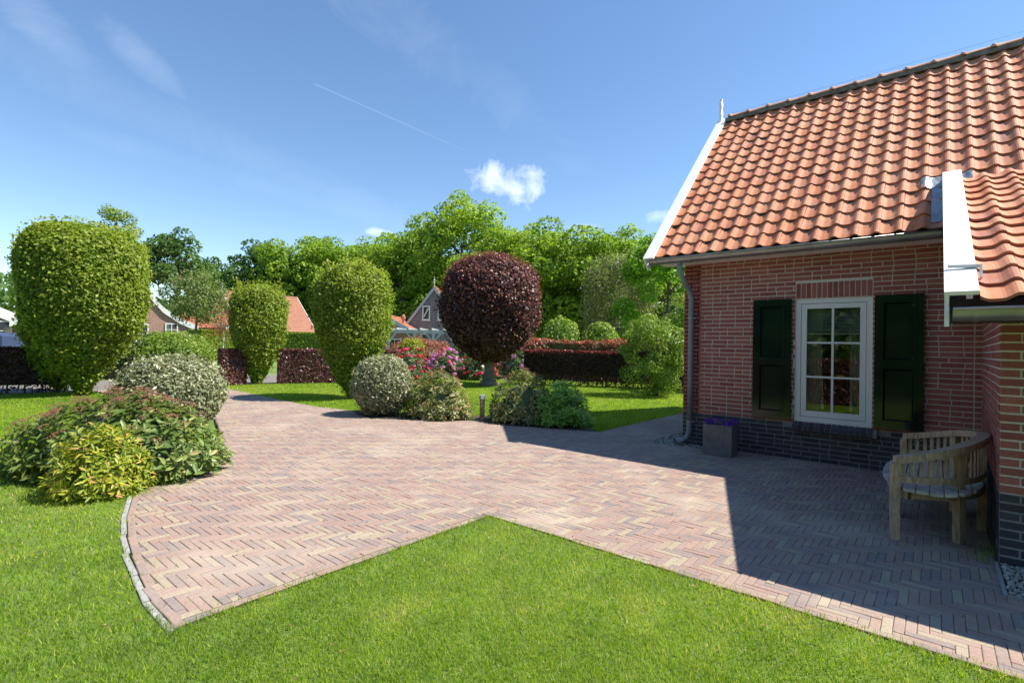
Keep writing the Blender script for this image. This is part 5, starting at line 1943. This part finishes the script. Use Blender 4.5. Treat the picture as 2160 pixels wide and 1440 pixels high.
# ---- MARK far
def far_window(parent, x, y, z, w, h, face='front', bars=True, name='window', mat='whitefar'):
    """window on a wall that faces -y (front) at plane y, centre x,z"""
    b = MB()
    f = 0.09
    b.box(x-w/2, x-w/2+f, y-0.06, y-0.005, z-h/2, z+h/2).box(x+w/2-f, x+w/2, y-0.06, y-0.005, z-h/2, z+h/2)
    b.box(x-w/2+f, x+w/2-f, y-0.06, y-0.005, z+h/2-f, z+h/2).box(x-w/2+f, x+w/2-f, y-0.06, y-0.005, z-h/2, z-h/2+f)
    wn_ = b.build(name, M[mat], parent)
    MB().box(x-w/2+f, x+w/2-f, y-0.03, y-0.012, z-h/2+f, z+h/2-f).build('pane', M['paneblue'], wn_)
    if bars:
        q = MB()
        q.box(x-0.025, x+0.025, y-0.05, y-0.031, z-h/2+f, z+h/2-f)
        q.box(x-w/2+f, x-0.026, y-0.05, y-0.031, z-0.02, z+0.02).box(x+0.026, x+w/2-f, y-0.05, y-0.031, z-0.02, z+0.02)
        q.build('glazing_bar', M[mat], wn_)
    MB().box(x-w/2-0.06, x+w/2+0.06, y-0.10, y-0.005, z-h/2-0.06, z-h/2-0.003).build('sill', M[mat], wn_)
    return wn_


def far_house(name, label, loc, rz, half, length, wallmat, roofmat, vergemat='whitefar', over=0.35, windows=(), finial=True, courses=True, boards=False, vw=0.26):
    """half = right half of the gable outline [(x, z)] from the ridge to the eave; gable faces -y, ridge runs to +y"""
    t = thing(name, label, 'house', loc, rz)
    ex, ez = half[-1]
    # wall outline follows the roof underside
    wx = ex-over
    out = []
    for x, z in half:
        if x < wx:
            out.append((x, z-0.12))
    (xa, za), (xb, zb) = [(p, q) for p, q in zip(half[:-1], half[1:]) if p[0] <= wx <= q[0]][0]
    ze = za+(zb-za)*(wx-xa)/(xb-xa)-0.12
    out.append((wx, ze))
    poly = [(wx, 0)] + out[::-1] + [(-x, z) for x, z in out[1:]] + [(-wx, 0)]
    n = len(poly)
    V = [(x, 0, z) for x, z in poly]+[(x, length, z) for x, z in poly]
    F = [tuple(range(n)), tuple(range(2*n-1, n-1, -1))]+[(i, n+i, n+(i+1) % n, (i+1) % n) for i in range(n)]
    MB().add(V, F).build('wall', M[wallmat], t)
    if boards:
        # upright boards on the gable, each its own piece
        k = -wx+0.02
        while k < wx-0.15:
            xc = k+0.08
            zt = None
            for (xa, za), (xb, zb) in zip(half[:-1], half[1:]):
                if xa <= abs(xc)+0.08 <= xb:
                    zt = za+(zb-za)*(abs(xc)+0.08-xa)/(xb-xa)-0.2
            if zt:
                MB().box(k, k+0.152, -0.024, -0.002, 0.05, zt).build('board', M[wallmat], t)
            k += 0.165
    # roof: both planes with stepped tile courses
    for sgn_ in (1, -1):
        b = MB()
        for (xa, za), (xb, zb) in zip(half[:-1], half[1:]):
            L = math.hypot(xb-xa, zb-za)
            m_ = max(int(L/0.30), 1)
            nx, nz_ = -(zb-za)/L, (xb-xa)/L
            for k in range(m_):
                u0_, u1_ = k/m_, (k+1)/m_
                x0_, z0_ = xa+(xb-xa)*u0_, za+(zb-za)*u0_
                x1_, z1_ = xa+(xb-xa)*u1_, za+(zb-za)*u1_
                hi = 0.055 if courses else 0.03
                q = [(x0_, z0_), (x0_+nx*0.02, z0_+nz_*0.02), (x1_+nx*hi, z1_+nz_*hi), (x1_, z1_)]
                V = [(sgn_*x, -0.12, z) for x, z in q]+[(sgn_*x, length+0.12, z) for x, z in q]
                F = [(0, 1, 2, 3), (7, 6, 5, 4), (1, 5, 6, 2), (2, 6, 7, 3), (0, 3, 7, 4)]
                b.add(V, F)
        b.build('roof', M[roofmat], t)
    MB().tube([(0, -0.1, half[0][1]+0.03), (0, length+0.1, half[0][1]+0.03)], 0.10, 8).build('ridge', M[roofmat], t)
    for yy in (-0.17, length+0.13):
        for sgn_ in (1, -1):
            b = MB()
            for (xa, za), (xb, zb) in zip(half[:-1], half[1:]):
                V = [(sgn_*xa, yy, za+0.09), (sgn_*xb, yy, zb+0.09), (sgn_*xb, yy, zb-vw+0.09), (sgn_*xa, yy, za-vw+0.09)]
                V += [(x, y+0.045, z) for x, y, z in V]
                b.add(V, [(0, 1, 2, 3), (7, 6, 5, 4), (0, 4, 5, 1), (1, 5, 6, 2), (2, 6, 7, 3), (3, 7, 4, 0)])
            b.build('verge_board', M[vergemat], t)
    if finial:
        zt = half[0][1]
        MB().lathe([(0.05, 0), (0.05, 0.25), (0.09, 0.32), (0.04, 0.42), (0.085, 0.52), (0.03, 0.62), (0.015, 0.85)], 8, (0, -0.15, zt)).build('finial', M[vergemat], t)
    for wdef in windows:
        far_window(t, *wdef)
    return t


RZC = R(39.9)
ha = far_house('farm_house', 'brick farmhouse with curved white verge behind the largest hornbeam', (-44.2, 2.06, 0), R(74), [(0, 7.8), (2.07, 5.28), (3.15, 3.95), (4.25, 3.15), (5.5, 2.55)], 12, 'brick_far', 'tiles_far',
               windows=((3.71, -0.01, 2.30, 0.85, 1.0), (1.75, -0.01, 2.0, 1.0, 1.4)), finial=True, vw=0.45)
hb = far_house('brick_cottage', 'cottage with brown tiled roof behind the smallest hornbeam', (-49.2, 11.6, 0), 0, [(0, 6.2), (3.4, 3.2), (4.35, 2.5)], 7.1, 'brick_far', 'tiles_brown', windows=((0, -0.01, 3.6, 0.9, 1.1),))
hc = far_house('timber_house', 'grey timber gabled house with white verges left of the beech', (-28.1, 19.5, 0), RZC, [(0, 6.15), (2.75, 2.4)], 9, 'woodgrey', 'tiles_far', vergemat='greypaint',
               windows=((-0.62, -0.025, 4.05, 0.62, 1.15, 'front', False), (0.62, -0.025, 4.05, 0.62, 1.15, 'front', False)), boards=True, vw=0.34, over=0.3)
MB().beam((-0.80, -0.075, 3.72), (-0.44, -0.075, 4.45), 0.08, 0.03, upv=(0, 1, 0)).build('window_brace', M['whitefar'], hc)
hd = far_house('brick_annex', 'low brick annex with orange roof in front of the timber house', (-27.9, 14.45, 0), RZC, [(0, 3.62), (2.55, 2.28)], 5.5, 'brick_far', 'tiles_far', vergemat='greypaint', windows=((0.9, -0.01, 1.2, 1.0, 1.4),), finial=False, vw=0.3)
MB().lathe([(0.10, 0), (0.10, 0.35), (0.17, 0.40), (0.16, 0.60), (0.08, 0.72), (0.02, 0.80)], 10, (1.15, 1.6, 3.0)).build('vent_pipe', M['tiles_far'], hd)
he = far_house('garden_shed', 'small shed with orange tiled roof behind the red leaved tree', (-48.8, 7.6, 0), RZC-R(90), [(0, 3.75), (2.2, 2.55)], 5.5, 'brick_far', 'tiles_far', finial=False)
hf = far_house('brick_cottage', 'cottage with white gable trim at the extreme left edge behind the car', (-46.2, -7.6, 0), R(93), [(0, 5.3), (5.6, 2.6)], 8, 'brick_far', 'tiles_far', windows=((3.9, -0.01, 1.9, 1.3, 1.4), (1.5, -0.01, 1.9, 1.3, 1.4)), vw=0.7)

# pergola in front of the annex
pg = thing('pergola', 'pale grey timber pergola in front of the annex and timber house', 'pergola', (-25.1, 12.9, 0), RZC)
for k, x in enumerate((0.0, 1.75, 3.0, 4.4)):
    MB().box(x-0.08, x+0.08, -0.08, 0.08, 0, 2.28).build('post', M['greypaint'], pg)
    q = MB()
    for s in (-1, 1):
        q.beam((x+s*0.10, 0, 1.75), (x+s*0.52, 0, 2.26), 0.10, 0.12, upv=(0, 1, 0))
    q.build('brace', M['greypaint'], pg)
for x in (1.75, 4.4):
    MB().box(x-0.08, x+0.08, 2.42, 2.58, 0, 2.28).build('post', M['greypaint'], pg)
MB().box(-0.4, 4.8, -0.07, 0.07, 2.285, 2.47).build('beam', M['greypaint'], pg)
MB().box(-0.4, 4.8, 2.43, 2.57, 2.285, 2.47).build('beam', M['greypaint'], pg)
for k in range(7):
    x = -0.2+k*0.78
    MB().box(x-0.04, x+0.04, -0.35, 2.85, 2.475, 2.60).build('rafter', M['greypaint'], pg)


# ---- parked car at the left edge
def make_car(label, loc, rz):
    t = thing('parked_car', label, 'car', loc, rz)
    body = [(-2.2, 0.28), (2.15, 0.28), (2.22, 0.55), (2.15, 0.78), (1.75, 0.93), (1.0, 1.0), (-2.1, 1.02), (-2.24, 0.85), (-2.25, 0.45)]
    cab = [(1.05, 1.0), (0.35, 1.58), (-0.1, 1.66), (-1.6, 1.64), (-2.0, 1.5), (-2.15, 1.02)]

    def ext(poly, w0, w1, zsplit):
        n = len(poly)
        def wy(z):
            return w0 if z <= zsplit else w0+(w1-w0)*(z-zsplit)/(1.66-zsplit)
        V = [(x, -wy(z), z) for x, z in poly]+[(x, wy(z), z) for x, z in poly]
        F = [tuple(range(n)), tuple(range(2*n-1, n-1, -1))]+[((i+1) % n, i, n+i, n+(i+1) % n) for i in range(n)]
        return MB().add(V, F)
    bo = ext(body, 0.9, 0.9, 1.02).build('body', M['carpaint'], t)
    ext(cab, 0.86, 0.68, 1.02).build('cabin', M['carpaint'], t)
    for s in (-1, 1):
        for (x0, x1, x2, x3) in ((0.72, 0.28, -0.42, -0.42), (-0.50, -0.50, -1.25, -1.25), (-1.33, -1.33, -1.75, -1.92)):
            zz0, zz1 = 1.08, 1.50
            def yy(z):
                return s*(0.86+(0.68-0.86)*(z-1.02)/(1.66-1.02)+0.006)
            MB().add([(x0, yy(zz0), zz0), (x1, yy(zz1), zz1), (x2, yy(zz1), zz1), (x3, yy(zz0), zz0)], [(0, 1, 2, 3)]).build('side_window', M['paneblue'], t)
        for x in (1.35, -1.4):
            V = []
            wh = MB()
            n = 16
            for yv in (s*0.72, s*0.92):
                V += [(x+0.33*math.cos(2*math.pi*k/n), yv, 0.33+0.33*math.sin(2*math.pi*k/n)) for k in range(n)]
            F = [tuple(range(n)), tuple(range(2*n-1, n-1, -1))]+[(i, n+i, n+(i+1) % n, (i+1) % n) for i in range(n)]
            wo = wh.add(V, F).build('wheel', M['rubber'], t)
            V = [(x+0.2*math.cos(2*math.pi*k/n), s*0.925, 0.33+0.2*math.sin(2*math.pi*k/n)) for k in range(n)]
            MB().add(V, [tuple(range(n))]).build('rim', M['zinc'], wo)
        MB().box(2.14, 2.20, s*0.62-0.14, s*0.62+0.14, 0.62, 0.76).build('headlight', M['paneblue'], t)
        MB().box(-2.27, -2.22, s*0.72-0.1, s*0.72+0.1, 0.7, 0.95).build('tail_light', M['bud'], t)
    MB().add([(1.04, -0.76, 1.04), (0.44, -0.66, 1.54), (0.44, 0.66, 1.54), (1.04, 0.76, 1.04)], [(3, 2, 1, 0)]).build('windscreen', M['paneblue'], t)
    bpy.data.objects[t.children[-1].name].location = (0.02, 0, 0.02)
    return t


make_car('dark blue car parked behind the left hedge', (-26.3, -6.2, 0), RZC+math.pi)

# low wood far beyond, reads as one mass
n = 26000
u = rng.uniform(R(-65), R(35), n)
d = rng.uniform(105, 150, n)
hgt = 12+3*np.sin(u*23)+2*np.sin(u*51+1)
P = np.stack([CAMP.x+np.sin(u+YAW+0.2)*d, CAMP.y+np.cos(u+YAW+0.2)*d, rng.random(n)**0.6*hgt*0.75], 1)
N = np.tile(np.array([[0.5, -0.6, 0.5]]), (n, 1))
V, F, T = leaf_quads(P, N, 1.1, 0.9, np.clip(0.4+rng.normal(0, 0.2, n), 0, 1), 1.2)
o = put('distant_wood', mesh_np('distant_wood', V, F, M['oakdark'], T), None, 'stuff')
tag(o, 'distant line of trees filling the gaps behind the houses', 'woodland')

# ================================================================== grass
def grass_blades(P, h, w, tint):
    n = len(P)
    a = rng.uniform(0, 2*math.pi, n)
    lean = rng.normal(0, 0.42, (n, 2))*h[:, None]
    s = np.stack([np.cos(a), np.sin(a), a*0], 1)*w[:, None]*0.5
    tip = P+np.concatenate([lean, (h*rng.uniform(0.75, 1.1, n))[:, None]], 1)
    V = np.stack([P-s, P+s, tip], 1).reshape(-1, 3)
    F = np.arange(3*n).reshape(-1, 3)
    return V, F, np.repeat(np.clip(tint, 0, 1), 3)


def sample_polar(n, r0_, r1_, a0, a1):
    rr = np.exp(rng.uniform(math.log(r0_), math.log(r1_), n))
    th = rng.uniform(a0, a1, n)+YAW
    return CAMP.x+np.sin(th)*rr, CAMP.y+np.cos(th)*rr, rr


def lawn_tint(x, y):
    p = np.stack([x, y], 1)
    return 0.46+0.21*vnoise(p, 0.8, 91)+0.17*vnoise(p, 3.5, 92)


EXCL = [(-3.95, -6.22, 1.15, 0.8), (-6.35, -5.15, 0.8, 0.8)]
parts = []
x, y, rr = sample_polar(520000, 1.5, 9.0, R(-75), R(62))
jx, jy = rng.normal(0, 0.014, (2, len(x)))
k = in_poly(x+jx, y+jy, LAWN_FRONT)
x, y, rr = x[k], y[k], rr[k]
n = len(x)
print('near blades', n)
bare = vnoise(np.stack([x, y], 1), 4.5, 93)
dry = vnoise(np.stack([x, y], 1), 2.1, 96)
k = rng.random(n) > np.clip((bare-0.78)*3, 0, 0.8)
x, y, rr, dry = x[k], y[k], rr[k], dry[k]
n = len(x)
h = rng.uniform(0.015, 0.034, n)*(1+0.02*rr)
edge = np.minimum(dist_line(x, y, [(9, -4.57), (0.07, -4.57), (0.07, -6.95)]), dist_line(x, y, CURVE))
h = h*np.where(edge < 0.05, 1.5, 1.0)
w = 0.0018+0.00095*rr
ti = lawn_tint(x, y)+rng.normal(0, 0.21, n)+np.where(rng.random(n) < 0.09, 0.4, 0)+np.clip(dry-0.28, 0, 1)*0.62
parts.append(grass_blades(np.stack([x, y, np.full(n, -0.013)], 1), h, w, ti))
x, y, rr = sample_polar(330000, 8.5, 24.0, R(-50), R(20))
k = in_poly(x, y, LAWN_FRONT) | in_poly(x, y, LAWN_BACK)
x, y, rr = x[k], y[k], rr[k]
n = len(x)
print('far blades', n)
parts.append(grass_blades(np.stack([x, y, np.full(n, -0.013)], 1), rng.uniform(0.02, 0.042, n), 0.004+0.0010*rr, lawn_tint(x, y)+0.05+rng.normal(0, 0.15, n)))
V, F, T = join_np(parts)
go = put('grass', mesh_np('grass', V, F, M['grass'], T), None, 'stuff')
tag(go, 'short mown green lawn grass around the brick paving', 'grass')

# weeds in the joints, along the edges and by the wall corner
n = 16000
x = rng.uniform(-3.2, 3.4, n)
y = rng.uniform(-6.9, -3.8, n)
d1 = np.minimum(dist_line(x, y, CURVE), dist_line(x, y, [(9, -4.57), (0.07, -4.57), (0.07, -6.95)]))
nn_ = vnoise(np.stack([x, y], 1), 3.0, 97)
ongrid = (np.abs(((x-X0)/CS) % 1.0-0.5) > 0.44) | (np.abs(((y-Y0)/CS) % 1.0-0.5) > 0.44)
k = in_poly(x, y, PAVING) & ((rng.random(n) < np.exp(-d1*5.0)) | (nn_ > 0.85)) & (ongrid | (d1 < 0.04))
x, y = x[k], y[k]
cnt = len(x)
reps = 5
xx_ = np.repeat(x, reps)+rng.normal(0, 0.006, cnt*reps)
yy_ = np.repeat(y, reps)+rng.normal(0, 0.006, cnt*reps)
pw = [np.stack([xx_, yy_, np.full(len(xx_), -0.012)], 1)]
for (cx_, cy_, s_, m) in ((3.33, -2.75, 0.06, 70), (3.36, -2.6, 0.04, 60), (3.30, -2.9, 0.05, 30), (-2.8, -6.45, 0.12, 260), (-3.0, -6.1, 0.12, 160), (-4.1, -0.6, 0.12, 200)):
    pw.append(np.stack([cx_+rng.normal(0, s_, m), cy_+rng.normal(0, s_, m), np.full(m, -0.012)], 1))
Pw = np.concatenate(pw)
hw = rng.uniform(0.012, 0.03, len(Pw))
hw[cnt*reps:] = rng.uniform(0.03, 0.09, len(Pw)-cnt*reps)
V, F, T = grass_blades(Pw, hw, np.full(len(Pw), 0.005), 0.45+rng.normal(0, 0.2, len(Pw)))
wo = put('weeds', mesh_np('weeds', V, F, M['grass'], T), None, 'stuff')
tag(wo, 'small weeds growing in the paving joints and corners', 'weeds')

# scattered litter: small dry leaves and petals on the paving and lawn
n = 420
x = rng.uniform(-5.5, 3.3, n)
y = rng.uniform(-7.4, -0.5, n)
k = in_poly(x, y, PAVING) | in_poly(x, y, LAWN_FRONT)
k &= ~((x < -2.6) & (y < -5.2))
x, y = x[k], y[k]
onlawn = in_poly(x, y, LAWN_FRONT)
P = np.stack([x, y, np.where(onlawn, 0.016, 0.006)], 1)
N = np.tile(np.array([[0.0, 0.0, 1.0]]), (len(x), 1))
V, F, T = leaf_quads(P, N, 0.020, 0.011, rng.random(len(x)), 0.35, 0.6, 0.0)
M['litter'] = mat_leaf('dry_leaf', [(0, (0.10, 0.05, 0.025)), (0.5, (0.17, 0.10, 0.05)), (0.85, (0.24, 0.18, 0.09)), (1, (0.36, 0.33, 0.30))], 0.15, 0.7, 0.2)
lo = put('leaf_litter', mesh_np('leaf_litter', V, F, M['litter'], T), None, 'stuff')
tag(lo, 'tiny dry leaves and petals scattered over the paving and lawn', 'leaf litter')
